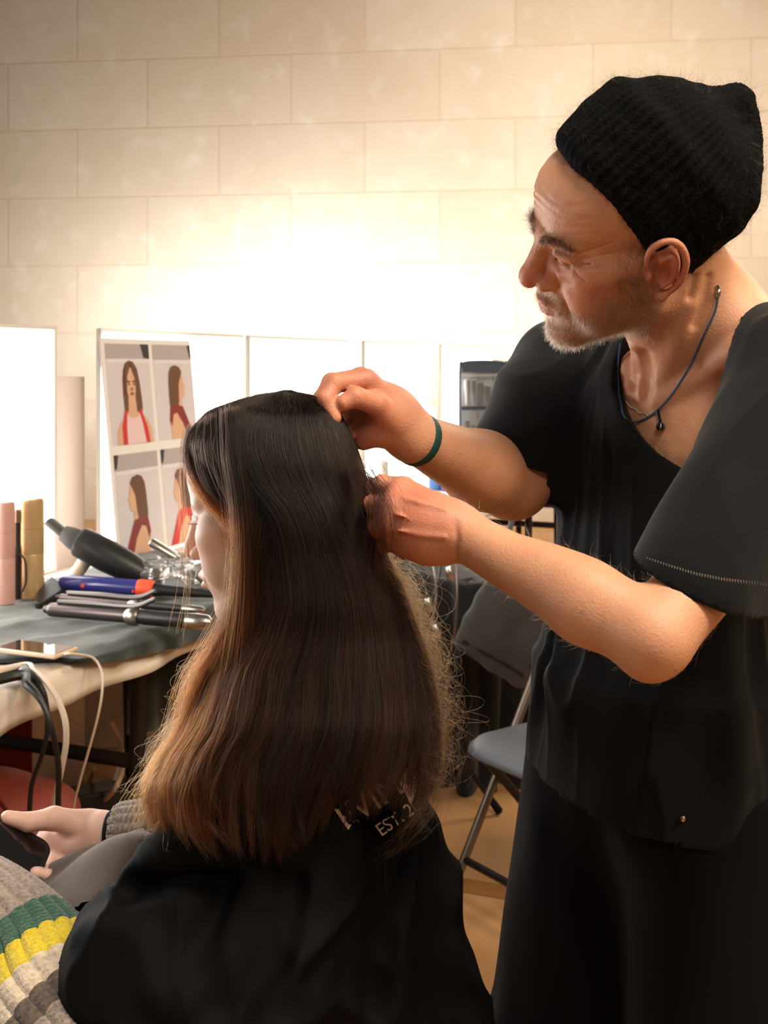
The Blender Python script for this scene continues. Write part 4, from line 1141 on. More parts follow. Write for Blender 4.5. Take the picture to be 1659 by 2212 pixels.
armN.chain([wrN+np.array([-.004,-.03,.02]), wrN+np.array([-.001,-.034,-.005]), wrN+np.array([-.004,-.026,-.026])], .0010, k=.006, sub=True)
for pts in ([P(960,1100,1.13),P(905,1085,1.135),P(862,1075,1.15)], [P(965,1130,1.115),P(900,1125,1.12),P(855,1110,1.135)], [P(960,1160,1.12),P(905,1155,1.125),P(858,1145,1.13)]):
    armN.chain(pts-0*np.array(pts), .0010, k=.006)
VN, FN = armN.mesh(); VN = relax(VN, FN, .4)
armF = arm_grid([shF, elF, wrF, P(690,800,1.30), P(690,960,1.20)], .085, .0017)
armF.cone(shF, elF+np.array([.012,.008,.0]), .055, .044, k=0)
armF.cone(elF, elF+(wrF-elF)*.3, .046, .046, k=.02)
armF.cone(elF+(wrF-elF)*.3, wrF, .046, .0280, k=.02)
armF.cone(wrF, wrF+(P(830,885,1.27)-wrF)*.5, .0280, .030, k=.012)
hand(armF, wrF, handF, .032, k=.014)
armF.ell(P(838,890,1.270), (.032,.026,.030), k=.015)
armF.ell(P(812,935,1.268), (.022,.018,.016), k=.012)
armF.ell(P(788,908,1.286), (.026,.022,.030), k=.012)
armF.chain([P(1050,975,1.37), P(1062,1015,1.355), P(1058,1060,1.36)], .0012, k=.008, sub=True)
VF, FF = armF.mesh(); VF = relax(VF, FF, .4)

# rest of the body under the clothes
B = SDF((.0,1.0,-.005), (.85,1.85,1.45), .012)
B.ell(MW(.0,0,1.2), (.115,.070,.19), MR3); B.ell(MW(.0,0,1.0), (.115,.08,.16), MR3, k=.05); B.ell(MW(.0,0,.86), (.15,.105,.12), MR3, k=.05)
B.cone(MW(0,0,1.36), P(1480,760,1.34), .06, .05, k=.03)
B.cone(MW(-.01,-.12,1.33), P(1690,930,1.175), .042, .040, k=.03); B.cone(MW(-.01,.12,1.34), shF, .055, .05, k=.03)
hipF, hipN = MW(0,.09,.84), MW(0,-.09,.84)
for hp, kn, an in ((hipF, MW(.07,.10,.48), MW(.02,.10,.08)), (hipN, MW(.03,-.11,.48), MW(-.06,-.11,.08))):
    B.cone(hp, kn, .082, .058, k=.03); B.cone(kn, an, .058, .040, k=.02); B.cone(an-up*.03, an+mF*.15-up*.045, .036, .028, k=.02)
VB, FB = B.mesh(1)
o1, o2, o3 = len(headV), len(headV)+len(VN), len(headV)+len(VN)+len(VF)
allV = np.vstack([headV, VN, VF, VB]); allF = np.vstack([headF, FN+o1, FF+o2, FB+o3])
manO = MW(-.02, 0, 0)
man = obj('person', allV, allF, M['skin_man'], None, manO)
tag(man, 'standing man in black knit hat and black T-shirt, hands raised to long hair', 'person')
# redness, beard tone and dark lid lines
tint = np.zeros((len(allV), 3)); tint[:, 2] = .35
L = headL
r = .75*blob(L, (0,.115,-.012), (.030,.035,.026)) + .55*blob(L, (-.05,.062,-.012), (.032,.03,.034)) + .55*blob(L, (.05,.062,-.012), (.032,.03,.034))
for s in (-1,1): r = np.maximum(r, .85*blob(L, (s*.085,-.008,.0), (.030,.035,.045))); r = np.maximum(r, .5*blob(L, (s*.031,.085,.004), (.022,.02,.012)))
lip = np.maximum(blob(L, (0,.100,-.0435), (.022,.016,.0055), 3), blob(L, (0,.099,-.0555), (.021,.016,.0075), 3))
r = np.maximum(r, .9*lip)
beard_zone = np.clip(sstep(-.012,-.040, L[:,2]+.20*np.clip(L[:,1]-.055, -.2, 1)*0)*sstep(-.115,-.095,L[:,2])*sstep(-.012,.008,L[:,1]), 0, 1)
mouth_hole = blob(L, (0,.103,-.050), (.026,.03,.0105), 4)
cheek_free = sstep(.052,.075,L[:,1])*sstep(-.050,-.030,L[:,2])*(np.abs(L[:,0]) > .019)
must = np.clip(blob(L, (0,.100,-.0345), (.036,.040,.0135), 4)*1.6, 0, 1)
bz = np.clip(np.maximum(beard_zone*(1-cheek_free), must) - mouth_hole, 0, 1)
for s_ in (-1, 1): 
    sl = np.exp(-((L[:,2]-.0150+.25*np.abs(np.abs(L[:,0])-.031))/.0012)**2)*(np.abs(np.abs(L[:,0])-.031) < .013)*(L[:,1] > .06)
tint[:o1, 0] = r; tint[:o1, 1] = .38*bz + .8*sl + .3*blob(L, (-.031,.088,.030), (.02,.014,.005), 3)  # dark line in the lid slit, darker crease above the near lid
hn = np.linalg.norm(VN-(P(850,1110,1.15)), axis=1); tint[o1:o2, 0] = .6*sstep(.11,.03,hn); tint[o1:o2, 2] = .8
hf = np.linalg.norm(VF-(P(760,860,1.24)), axis=1); tint[o2:o3, 0] = .5*sstep(.10,.03,hf)
paint(man, tint)

# beard, moustache, brows, lashes, temple hair, arm hair
M['beard'] = hair_mat('beard_hair', srgb(74,58,48), srgb(136,116,100), .6)
M['brow'] = hair_mat('brow_hair', srgb(22,17,14), srgb(44,34,28), .4)
M['temple'] = hair_mat('temple_hair', srgb(52,44,38), srgb(110,98,88), .5)
M['arm_hair'] = hair_mat('arm_hair', srgb(140,100,70), srgb(190,150,110), .3)
rs = np.random.default_rng(11)
fz = lambda z: z[headF].mean(1)
def ldir(v):                      # direction given in head space
    w = norm(np.asarray(v, float) @ man_F)
    return lambda p, N: np.tile(w, (len(p), 1))
pth = surf_strands(headV, headF, np.where(fz(bz) > .05, fz(bz), 0), 14000, .0068, ldir((0,.45,-1)), rs, .38, 5, .40)
strands('beard', pth, np.full(len(pth), .00013), M['beard'], man, 'short grey-brown stubble beard and moustache')
bw = np.zeros(len(L))
for s in (-1,1):
    c = np.array([(s*.009,.094,.034),(s*.022,.094,.041),(s*.034,.086,.041),(s*.046,.074,.034)])
    cc = crom(c, 6)
    dmin = np.min(np.linalg.norm(L[:, None, [0,2]]-cc[None, :, [0,2]], axis=2), axis=1)
    bw = np.maximum(bw, sstep(.0055,.002,dmin)*(L[:,1] > .05))
pth = surf_strands(headV, headF, np.where(fz(bw) > .05, fz(bw), 0), 1300, .0105, lambda p, N: np.sign(((p-man_O) @ np.linalg.inv(man_F))[:, :1])*np.array([[1.,0,0]]) @ man_F + np.array([[0,0,.25]]), rs, .35, 5, .3)
strands('eyebrow', pth, np.full(len(pth), .00012), M['brow'], man)
tw = np.zeros(len(L))
for s in (-1,1): tw = np.maximum(tw, blob(L, (s*.070,.020,.004), (.025,.022,.045), 3)); 
pth = surf_strands(headV, headF, np.where(fz(tw) > .05, fz(tw), 0), 1500, .020, ldir((0,-.25,-1)), rs, .35, 6, .3)
strands('sideburn', pth, np.full(len(pth), .00014), M['temple'], man, 'grey sideburn below the hat')
fw = np.where((VN[FN].mean(1)[:,0] > wrN[0]+.01), 1.0, .12)
pth = surf_strands(VN, FN, fw, 1500, .010, lambda p, N: np.tile(norm(wrN-elN)*.6+np.array([0,0,.2]), (len(p), 1)), rs, .5, 5, .6)
strands('arm_hair', pth, np.full(len(pth), .00007), M['arm_hair'], man)

lp = []
for s_ in (-1, 1):
    for q in np.linspace(0, 1, 22):
        a = np.array([s_*(.020+.024*q), .0850-.008*q+.0045*math.sin(q*math.pi), .0148]); d = np.array([s_*(.1+.4*q), 1, -.45]); d /= np.linalg.norm(d)
        lp.append([a+d*.0055*t for t in np.linspace(0,1,4)])
strands('eyelashes', LW(man_F, man_O, np.array(lp).reshape(-1,3)).reshape(-1,4,3), np.full(len(lp), .00016), M['brow'], man)
# ---- knit hat
hr_, hfw, hup = (norm(v) for v in man_F)
ht = math.radians(61)
hs = hr_; hu = hup*math.cos(ht) - hfw*math.sin(ht); hf = np.cross(hu, hs)
HR = np.array([hs, hf, hu])
hatC = LW(man_F, man_O, (0,-.014,.048)) + hu*.022
S = SDF(hatC-.24, hatC+.24, .0026)
def hp(s_, f_, u_): return hatC + hs*s_ + hf*f_ + hu*u_
def ellcyl(c, R, ra, rb, h, rnd):
    def f(X, Y, Z):
        x, y, z = X-c[0], Y-c[1], Z-c[2]
        q = [x*R[i,0]+y*R[i,1]+z*R[i,2] for i in range(3)]
        rad = np.sqrt((q[0]/ra)**2+(q[1]/rb)**2)+1e-6
        dr = (rad-1)*np.minimum(ra, rb)
        dz = np.abs(q[2])-h
        a = np.maximum(dr+rnd, 0); b = np.maximum(dz+rnd, 0)
        return np.sqrt(a*a+b*b)+np.minimum(np.maximum(dr+rnd, dz+rnd), 0)-rnd
    return f
S.put(ellcyl(hp(0,.002,.0), HR, .089, .114, .052, .018), hatC-.17, hatC+.17)
S.ell(hp(0,-.004,.040), (.083,.102,.066), HR, k=.010)
# peaks of the soft crown
hd = hatC[1]
S.chain([P(1358,208,hd), P(1470,232,hd-.02), P(1585,230,hd-.01)], [.008,.012,.014], k=.025)
S.chain([P(1585,228,hd), P(1604,310,hd), P(1590,372,hd)], [.015,.016,.014], k=.03)
S.chain([P(1588,405,hd-.02), P(1604,432,hd-.02)], [.016,.014], k=.02)
if DEBUG: print('hat', px(hp(0,.116,-.046)), px(hp(0,-.116,-.046)), px(hp(0,.116,.046)), px(hp(0,-.116,.046)), px(hp(0,0,.13)), px(hp(-.09,0,-.046)))
V, F = S.mesh(2)
N_ = vnormals(V, F); q = (V-hatC) @ HR.T; th = np.arctan2(q[:,1]/.116, q[:,0]/.096)
V = V + N_*(.0012*np.sin(th*62)*sstep(-.062,-.03,q[:,2]) + .0035*vnoise(V*22) + .0012*vnoise(V*90))[:, None]
M['knit'] = mat('black_wool', srgb(7,7,7), rough=.95, spec=.1, sheen=.0, bump=.8, bscale=300)
obj('knit_hat', V, F, M['knit'], man)
M['fuzz'] = hair_mat('black_fuzz', srgb(8,7,7), srgb(18,15,14), .3)
fwt = np.ones(len(F))
pth = surf_strands(V, F, fwt, 5000, .011, lambda p, N: rs.normal(0,1,(len(p),3)), rs, .6, 6, .8)
strands('hat_fuzz', pth, np.full(len(pth), .00007), M['fuzz'], man)

# ---- T-shirt
TS = SDF((.0,.92,.80), (.84,1.80,1.52), .0042)
TS.ell(MW(.005,0,1.215), (.170,.112,.21), MR3)
TS.cone(MW(-.02,-.13,1.345), MW(-.02,.13,1.345), .062, .062, k=.06)
TS.cone(P(1520, 690, 1.335), P(1700, 790, 1.215), .048, .050, k=.04)
TS.cone(P(1520, 715, 1.37), P(1262, 795, 1.55), .046, .050, k=.04)
TS.ell(P(1462, 950, 1.365), (.138,.092,.125), MR3, k=.03)
TS.cone(P(1480, 850, 1.32), P(1700, 800, 1.22), .06, .055, k=.05)
TS.ell(MW(.02,0,1.02), (.170,.122,.20), MR3, k=.06)
def shirt_tail(X, Y, Z):
    x, y = X-.36, Y-1.40
    f = x*mF[0]+y*mF[1]-.02; r = x*mR[0]+y*mR[1]
    z = Z
    a = .182+.05*np.clip(1.0-z, 0, .2); b = .128+.10*np.clip(1.02-z, 0, .2)
    return (np.sqrt((r/a)**2+(f/b)**2)-1)*.12 + np.maximum(z-1.0, 0)
TS.put(shirt_tail, (.05,1.1,.78), (.70,1.75,1.05), k=.03)
# sleeves
hemF0, hemF1 = P(1072, 962, 1.455), P(1205, 1022, 1.40)
sa = P(1232, 815, 1.56); sb = P(1128, 990, 1.44)
TS.cone(sa, sb, .078, .070, k=.03)
na = P(1735, 835, 1.19); nb_ = P(1492, 1275, 1.065)
TS.cone(na, nb_, .074, .060, k=.03)
TS.cone(P(1760,1000,1.19), P(1600,1290,1.10), .06, .045, k=.04)
# neck opening
def ts_at(x, y):
    ds = np.arange(.95, 1.7, .001); pw = np.array([P(x, y, d) for d in ds]); ix = np.round((pw-TS.lo)/TS.vox).astype(int)
    ok = np.all((ix >= 0) & (ix < TS.n), axis=1); v = np.full(len(ds), 9.); v[ok] = TS.d[tuple(ix[ok].T)]
    return P(x, y, ds[np.argmax(v < 0)])
N1, N2, N3, N4 = ts_at(1622,690), ts_at(1408,889), ts_at(1336,805), P(1572,616,1.42)
if DEBUG: print('neck', [px(q) for q in (N1,N2,N3,N4)])
nc = (N1+N2+N3+N4)/4; nax = norm(np.cross(N1-N3, N4-N2)); 
if nax[2] < 0: nax = -nax
e1 = norm((N1-N3)-nax*((N1-N3) @ nax)); e2 = np.cross(nax, e1)
ra_, rb_ = np.linalg.norm(N1-N3)/2, np.linalg.norm(N4-N2)/2
def opening(X, Y, Z):
    x, y, z = X-nc[0], Y-nc[1], Z-nc[2]
    a = x*e1[0]+y*e1[1]+z*e1[2]; b = x*e2[0]+y*e2[1]+z*e2[2]; h = x*nax[0]+y*nax[1]+z*nax[2]
    return np.maximum((np.sqrt((a/ra_)**2+(b/rb_)**2)-1)*.10, -(h+.16))
TS.put(opening, nc-.30, nc+.30, sub=True)
V, F = TS.mesh(); V = relax(relax(V, F, .5), F, .5)
for _ in range(8):
    e_ = np.abs(opening(V[:,0],V[:,1],V[:,2])) < .014; V2 = relax(V, F, .6); V[e_] = V2[e_]
# cut the sleeves and the hem open
def in_torso(c):
    q = c-np.array([.36,1.40,0]); return np.hypot((q @ mF)/.150, (q @ mR)/.178) < 1
def cutaway(V, F, tests, planes):
    keep = np.ones(len(F), bool); c = V[F].mean(1)
    for t in tests: keep &= ~t(c)
    F = F[keep]; used = np.unique(F); re = np.full(len(V), -1); re[used] = np.arange(len(used))
    V = V[used].copy(); F = re[F].astype(np.int32)
    e = np.sort(np.vstack([F[:, [0,1]], F[:, [1,2]], F[:, [2,3]], F[:, [3,0]]]), axis=1)
    u, n_ = np.unique(e, axis=0, return_counts=True); bd = np.unique(u[n_ == 1])
    for p0, nn in planes:                      # straighten the cut edges
        d = (V[bd]-p0) @ nn; m = np.abs(d) < .009
        V[bd[m]] -= d[m][:, None]*nn
    return V, F
dF = norm(sb-sa); dN = norm(nb_-na)
hN0, hN1 = P(1395,1238,1.03), P(1640,1300,1.09)
hnrm = norm(np.cross(hN1-hN0, np.array([.25,1,.1]))); 
if hnrm[2] > 0: hnrm = -hnrm
fnrm = norm(np.cross(hemF1-hemF0, np.array([.5,-1,-.3])))
if fnrm[2] > 0: fnrm = -fnrm
V, F = cutaway(V, F, [lambda c: ((c-hemF0) @ fnrm > 0) & (np.linalg.norm(np.cross(c-sa, dF), axis=1) < .10) & (c[:,0] < .31) & ((c-hemF0)@fnrm < .12) & ~in_torso(c),
                      lambda c: ((c-hN0) @ hnrm > 0) & (np.linalg.norm(np.cross(c-na, dN), axis=1) < .12) & (c[:,1] < 1.20) & ((c-hN0)@hnrm < .13) & ~in_torso(c),
                      lambda c: c[:,2] < .862+.05*np.clip((c-np.array([.36,1.4,0])) @ mR/.18, -1, 1)*.3], [(hemF0, fnrm), (hN0, hnrm)])
N_ = vnormals(V, F)
c0_ = V-np.array([.36,1.40,0]); ff, rr2 = c0_ @ mF, c0_ @ mR
phi = np.arctan2(rr2, ff)
torso = sstep(.23,.17,np.hypot(ff,rr2*.8)) 
w_ = phi*9 + 1.6*vnoise(np.column_stack([phi*2, V[:,2]*3, V[:,2]*0+1])) + (1.28-V[:,2])*2.0*np.sin(phi)
low = sstep(1.36,1.05,V[:,2])
pv = np.column_stack([phi*2.6+ff*6, V[:,2]*2.6, phi*0+3]); pr = np.column_stack([phi*5.5, V[:,2]*4+phi*1.5, phi*0+8])
fold = ((1-np.abs(vnoise(pv)))**3-.3)*(.007+.007*low) + ((1-np.abs(vnoise(pr)))**3-.3)*(.002+.002*low) + np.sin(w_)*vnoise(np.column_stack([phi*1.5,V[:,2]*2,phi*0+5]))*(.004+.009*low) + .007*vnoise(V*np.array([9,9,3.5]))+.003*vnoise(V*np.array([22,22,10.]))
slv = sstep(.35,.9,np.abs(phi)/2.2)
sv = np.column_stack([(V@norm(dN+[0,0,.2]))*7, (V@np.cross(dN,up))*15, V[:,1]*5])
fold2 = .007*((1-np.abs(vnoise(sv)))**4-.3) + .003*vnoise(np.column_stack([(V@norm(dN+[0,0,.2]))*9, (V@np.cross(dN,up))*26, V[:,1]*8]))
nearn = sstep(.02,.05,np.abs(opening(V[:,0],V[:,1],V[:,2])))
V = V + N_*((fold*torso+fold2)*nearn*(.25+.75*sstep(.865,.96,V[:,2])))[:, None]
M['tee'] = mat('washed_black_cotton', srgb(8,10,14), rough=.9, spec=.2, sheen=.08, noise=.25, nscale=14, bump=.3, bscale=500)
o = obj('t_shirt', V, F, M['tee'], man)
m_ = o.modifiers.new('thick', 'SOLIDIFY'); m_.thickness = .0022; m_.offset = 0
tee_bvh = BVHTree.FromPolygons([Vector(v) for v in V.tolist()], F.tolist())
head_bvh = BVHTree.FromPolygons([Vector(v) for v in headV.tolist()], headF.tolist())
def on_front(pxy, off=.002, bvhs=None, dflt=1.3):
    """first surface met by the line of sight through a picture position"""
    o_ = Vector((0,0,CAMZ)); d_ = (Vector(P(pxy[0], pxy[1], 1.0).tolist())-o_).normalized()
    best = None
    for b in (bvhs or (tee_bvh, head_bvh)):
        h = b.ray_cast(o_, d_)
        if h[0] is not None and (best is None or h[3] < best[1]): best = (h[0], h[3])
    p = best[0] if best else Vector(P(pxy[0], pxy[1], dflt).tolist())
    return np.array(p - d_*off)
# light stitching along the sleeve hem
pts = [on_front((x, y), .0008) for x, y in [(1398+i*(1659-1398)/44, np.interp(1398+i*(1659-1398)/44, [1398,1440,1500,1560,1610,1659], [1208,1222,1240,1252,1258,1262])) for i in range(45)]]
mb = MB()
for i in range(44):
    p = pts[i]; mb.box(p, (.0012,.0012,.0034))
mb.build('sleeve_stitching', mat('stitch_thread', srgb(112,106,98), rough=.8), o, smooth=False)['kind'] = 'stuff'
pts = [on_front(x, .001) for x in ((1352,868),(1362,880),(1372,884),(1382,893),(1392,892),(1402,900),(1412,896))]
mb = MB(); mb.tube(pts, .0009, 6); mb.build('neck_stitch', mat('neck_thread', srgb(205,196,184), rough=.7), o)
p = on_front((1474,1768), .002)
mb = MB(); mb.lathe(p, [0,-1,0], [(-.002,.003),(.002,.0035),(.004,.002)], 10); mb.build('hem_clip', M['steel'], o)

# ---- trousers
TR = SDF((.0,1.0,-.005), (.85,1.85,1.02), .008)
TR.ell(MW(0,0,.86), (.172,.128,.13), MR3)
for hp_, kn, an in ((hipF+mF*.01, MW(.075,.105,.46), MW(.03,.105,.06)), (hipN, MW(.035,-.115,.46), MW(-.05,-.115,.06))):
    TR.cone(hp_, kn, .118, .108, k=.04); TR.cone(kn, an, .108, .090, k=.03)
TR.cut((0,0,.05), -up); TR.cut((0,0,.97), up)
V, F = TR.mesh(1); N_ = vnormals(V, F)
V = V + N_*(.007*vnoise(V*np.array([9,9,3.]))+.004*vnoise(V*np.array([22,22,9.])))[:, None]
M['trouser'] = mat('black_trouser_cloth', srgb(11,10,11), rough=.95, spec=.1, sheen=.05, bump=.2, bscale=400)
obj('trousers', V, F, M['trouser'], man)
for an, nm in ((MW(.03,.105,.0), 'shoe'), (MW(-.05,-.115,.0), 'shoe')):
    SH = SDF(an-np.array([.28,.22,.01]), an+np.array([.16,.16,.14]), .006)
    SH.cone(an+up*.045-mF*.05, an+up*.04+mF*.16, .045, .040, k=0); SH.cone(an+up*.05, an+up*.10, .045, .045, k=.03); SH.cut((0,0,.001), -up)
    V, F = SH.mesh(1); obj('shoe', V, F, M['black_plastic'], man)

# ---- necklace and bracelet
front = [(1550,616),(1552,628),(1545,672),(1522,722),(1497,778),(1468,828),(1440,866),(1412,893),(1385,909),(1362,911),(1347,896),(1338,860),(1335,815),(1336,775),(1340,742)]
pts = [on_front(x, .0025) for x in front]
for i in range(1, len(pts)-1):
    if abs(pts[i][1]-(pts[i-1][1]+pts[i+1][1])/2) > .02: pts[i][1] = (pts[i-1][1]+pts[i+1][1])/2
pts = np.array(pts)
M['blue_cord'] = mat('blue_beads', srgb(44,84,122), rough=.45, bump=1, bscale=900)
mb = MB(); mb.tube(pts, .0013, 8, res=5); nk = mb.build('necklace', M['blue_cord'], man, label='thin blue bead necklace with a dark pendant')
mb = MB(); mb.lathe(pts[1], norm(pts[2]-pts[1]), [(-.002,.0015),(0,.003),(.003,.0032),(.006,.003),(.008,.0015)], 10); mb.build('clasp', M['steel'], nk, label='silver clasp')
a, b = on_front((1420,886), .003), on_front((1426,912), .003)
mb = MB(); mb.tube([a, b], .0022, 8, spline=False); mb.build('pendant_bar', M['black_metal'], nk)
c = on_front((1427,922), .006); mb = MB(); mb.lathe(c-up*.005, up, [(-.0005,.001),(.001,.004),(.005,.0056),(.009,.004),(.0105,.001)], 14); mb.build('pendant_bead', M['screen'], nk)
bc = wrF+(elF-wrF)*.04; ax = norm(elF-wrF); e_1 = norm(np.cross(ax, up)); e_2 = np.cross(ax, e_1)
mb = MB(); ring = [bc+(e_1*math.cos(t)+e_2*math.sin(t))*.0305 for t in np.linspace(0, 2*math.pi, 41)]
G = [[r_ + ax*w*.0075 + norm(r_-bc)*(.0014*(1-abs(w)**3)) for w in np.linspace(-1,1,7)] for r_ in ring]
mb.grid(G); mb.build('bracelet', M['green_band'], man, label='dark green wrist band')
# ---------------------------------------------------------------- the seated woman
wo_F = frame(-13, 15, -4, .97)
wo_O = P(596, 1120, 1.25)
if DEBUG:
    for nm, l in dict(nose=(0,.122,-.012), chin=(0,.088,-.10), brow=(0,.094,.036), fore=(0,.09,.06), eyeN=(-.031,.087,.018), earN=(-.08,-.01,0), crown=(0,-.012,.13), jaw=(-.047,.004,-.06)).items():
        print('W', nm, px(LW(wo_F, wo_O, l)))
wF = norm(wo_F[1]*np.array([1,1,0])); wR = np.array([wF[1], -wF[0], 0])
WR3 = np.array([wR, wF, up])
S = SDF((-.10,-.115,-.20), (.10,.145,.14), .0015)
head_form(S, False)
S.cone((0,-.015,-.02), (0,-.055,-.20), .050, .052, k=.025)
V, F = S.mesh(); V = relax(V, F, .5); whL = V.copy(); V = LW(wo_F, wo_O, V); whV, whF = V, F
# torso and legs under the cape
hip = np.array([-.125, 1.33, .56]); chest = np.array([-.075, 1.33, .89])
def WW(f, r, z, c=hip): return np.array([c[0], c[1], 0]) + wF*f + wR*r + up*z
B = SDF((-.95,.75,-.005), (.35,2.0,1.08), .011)
B.ell(WW(.02,0,.60), (.17,.12,.13), WR3); B.ell(chest, (.15,.10,.17), WR3, k=.05)
B.cone(WW(.02,0,.70), chest, .11, .11, k=.05)
B.cone(chest+up*.09, LW(wo_F, wo_O, (0,-.045,-.15)), .06, .048, k=.05)
wsN, wsF = chest-wR*.140+up*.080, chest+wR*.150+up*.085
B.cone(wsN, wsF, .052, .052, k=.05)
for s in (-1, 1):
    kn = WW(.46, s*.10, .56); an = WW(.44, s*.10, .07)
    B.cone(WW(.05, s*.09, .58), kn, .085, .062, k=.03); B.cone(kn, an, .060, .040, k=.02); B.cone(an-up*.025, an+wF*.14-up*.035, .036, .028, k=.02)
wwR, weR = P(246, 1802, 1.376), P(420, 1790, 1.35)
wwL, weL = P(-60, 1955, 1.225), P(200, 2240, 1.08)
B.cone(wsF, weR, .040, .034, k=.02); B.cone(weR, wwR, .034, .024, k=.02)
B.cone(wsN, weL, .045, .040, k=.03); B.cone(weL, wwL, .040, .026, k=.02)
VB, FB = B.mesh(1)
# right hand holding the phone
wh = arm_grid([P(300,1800,1.37), P(-40,1740,1.34), P(60,1890,1.46)], .07, .0016)
wh.cone(wwR+(weR-wwR)*.4, wwR, .0265, .0235)
handW = dict(
    index=[(P(108,1806,1.412),.0110),(P(60,1842,1.405),.0098),(P(20,1872,1.385),.0088),(P(-8,1890,1.36),.0076)],
    middle=[(P(116,1822,1.408),.0112),(P(86,1858,1.388),.0098),(P(60,1888,1.360),.0088),(P(38,1902,1.335),.0076)],
    ring=[(P(128,1836,1.405),.0108),(P(112,1866,1.375),.0095),(P(96,1888,1.345),.0085),(P(76,1886,1.322),.0074)],
    pinky=[(P(146,1848,1.398),.0098),(P(132,1876,1.368),.0086),(P(118,1892,1.345),.0078),(P(100,1890,1.326),.0070)],
    thumb=[(P(185,1782,1.390),.0165),(P(116,1768,1.372),.0138),(P(62,1776,1.362),.0112),(P(16,1766,1.356),.0085)])
hand(wh, wwR, handW, .027, k=.014)
wh.cone(P(205,1800,1.39), P(130,1806,1.405), .026, .022, k=.015)
wh.chain([P(170,1800,1.362), P(150,1812,1.366), P(120,1806,1.372)], .0015, k=.007, sub=True)
VH, FH = wh.mesh(); VH = relax(VH, FH, .4)
wl = arm_grid([wwL, P(-140,1840,1.36)], .08, .0022)
wl.cone(wwL, P(-90,1845,1.30), .024, .028)
hand(wl, wwL, dict(index=[(P(-95,1832,1.33),.011),(P(-40,1815,1.36),.010),(P(-5,1845,1.365),.0085)], middle=[(P(-100,1850,1.33),.011),(P(-40,1850,1.37),.0098),(P(4,1868,1.37),.0085)],
     ring=[(P(-100,1868,1.325),.011),(P(-44,1876,1.36),.0095),(P(6,1885,1.362),.0085)], pinky=[(P(-95,1886,1.31),.010),(P(-48,1896,1.345),.0088),(P(-4,1898,1.35),.0078)],
     thumb=[(P(-80,1822,1.29),.014),(P(-60,1790,1.31),.012),(P(-30,1776,1.33),.010)]), .026)
VL, FL = wl.mesh(); VL = relax(VL, FL, .4)
offs = np.cumsum([0, len(whV), len(VH), len(VL)])
allV = np.vstack([whV, VH, VL, VB]); allF = np.vstack([whF, FH+offs[1], FL+offs[2], FB+offs[3]])
woman = obj('person', allV, allF, M['skin_woman'], None, np.array([hip[0], hip[1], 0]))
tag(woman, 'woman with very long brown hair sitting under a black cape, holding a phone', 'person')
tint = np.zeros((len(allV), 3)); tint[:, 2] = .12
L = whL
r = .6*blob(L, (0,.110,-.014), (.026,.03,.018)) + .25*blob(L, (-.042,.06,-.02), (.035,.03,.03)) + .25*blob(L, (.042,.06,-.02), (.035,.03,.03))
lip = np.maximum(blob(L, (0,.100,-.0435), (.023,.018,.0065), 3), blob(L, (0,.099,-.0555), (.022,.018,.0085), 3))
tint[:len(L), 0] = np.maximum(r, lip)
br = np.zeros(len(L))
for s in (-1,1):
    cc = crom(np.array([(s*.012,.034),(s*.026,.040),(s*.044,.034)]), 6)
    br = np.maximum(br, sstep(.004,.001,np.min(np.linalg.norm(L[:,None,[0,2]]-cc[None],axis=2),axis=1))*(L[:,1]>.05))
tint[:len(L), 1] = .8*br
tint[offs[1]:offs[3], 0] = .25
paint(woman, tint)
# lashes
M['lash'] = hair_mat('lash_hair', srgb(40,28,22), srgb(60,42,34), .2)
lp = []
for s in (-1, 1):
    for q in np.linspace(0, 1, 26):
        a = np.array([s*(.019+.025*q), .0835-.007*q+.0055*math.sin(q*math.pi), .0150]); d = np.array([s*(.1+.5*q), 1, -.12+.1*rs.random()]); d /= np.linalg.norm(d)
        lp.append([a+d*.009*t+np.array([0,0,.004*t*t]) for t in np.linspace(0,1,5)])
strands('eyelashes', LW(wo_F, wo_O, np.array(lp).reshape(-1,3)).reshape(-1,5,3), np.full(len(lp), .00016), M['lash'], woman)

# ---- long hair: a draped volume plus strands that follow it
KY = np.array([ 845, 852, 862, 880, 910, 950,1000,1050,1100,1150,1200,1260,1310,1380,1450,1520,1580,1640,1700,1760,1810,1850.])
KL = np.array([ 612, 560, 520, 468, 428, 399, 402, 430, 490, 516, 521, 521, 516, 482, 430, 408, 384, 340, 318, 326, 352, 392.])
KR = np.array([ 628, 672, 696, 722, 744, 764, 782, 796, 806, 820, 836, 866, 884, 908, 928, 940, 944, 940, 930, 904, 872, 820.])
KD = np.array([1.25,1.25,1.25,1.25,1.25,1.25,1.25,1.25,1.248,1.244,1.24,1.232,1.224,1.214,1.200,1.186,1.172,1.160,1.148,1.138,1.130,1.124])
KB = np.array([.008,.034,.047,.062,.076,.086,.094,.098,.100,.100,.100,.098,.096,.094,.092,.090,.088,.086,.083,.080,.078,.076])
def contour(y):
    return tuple(np.interp(y, KY, k) for k in (KL, KR, KD, KB))
def hair_pt(th, y, inset=0.0):
    """point of the hair volume; th = 0 picture-right, pi/2 towards the camera, pi picture-left"""
    l, r_, d, b = contour(y)
    xc, a = (l+r_)/2, (r_-l)/2
    a = np.maximum(a - inset*FPX/d, 1); b = np.maximum(b-inset, .002)
    n = 2.5
    c, s = np.cos(th), np.sin(th)
    k = (np.abs(c)**n+np.abs(s)**n)**(-1/n)
    D = d - b*k*s
    pxx = xc + a*k*c
    # keep the outline as seen from the eye at depth d
    X = (pxx-CX)/FPX*D; Z = CAMZ-(y-HY)/FPX*D
    return np.stack([X, D, Z + 0*X], -1)
ths = np.linspace(0, 2*math.pi, 97)[:-1]; ys = np.concatenate([np.linspace(845,900,16), np.linspace(910,1660,56)])
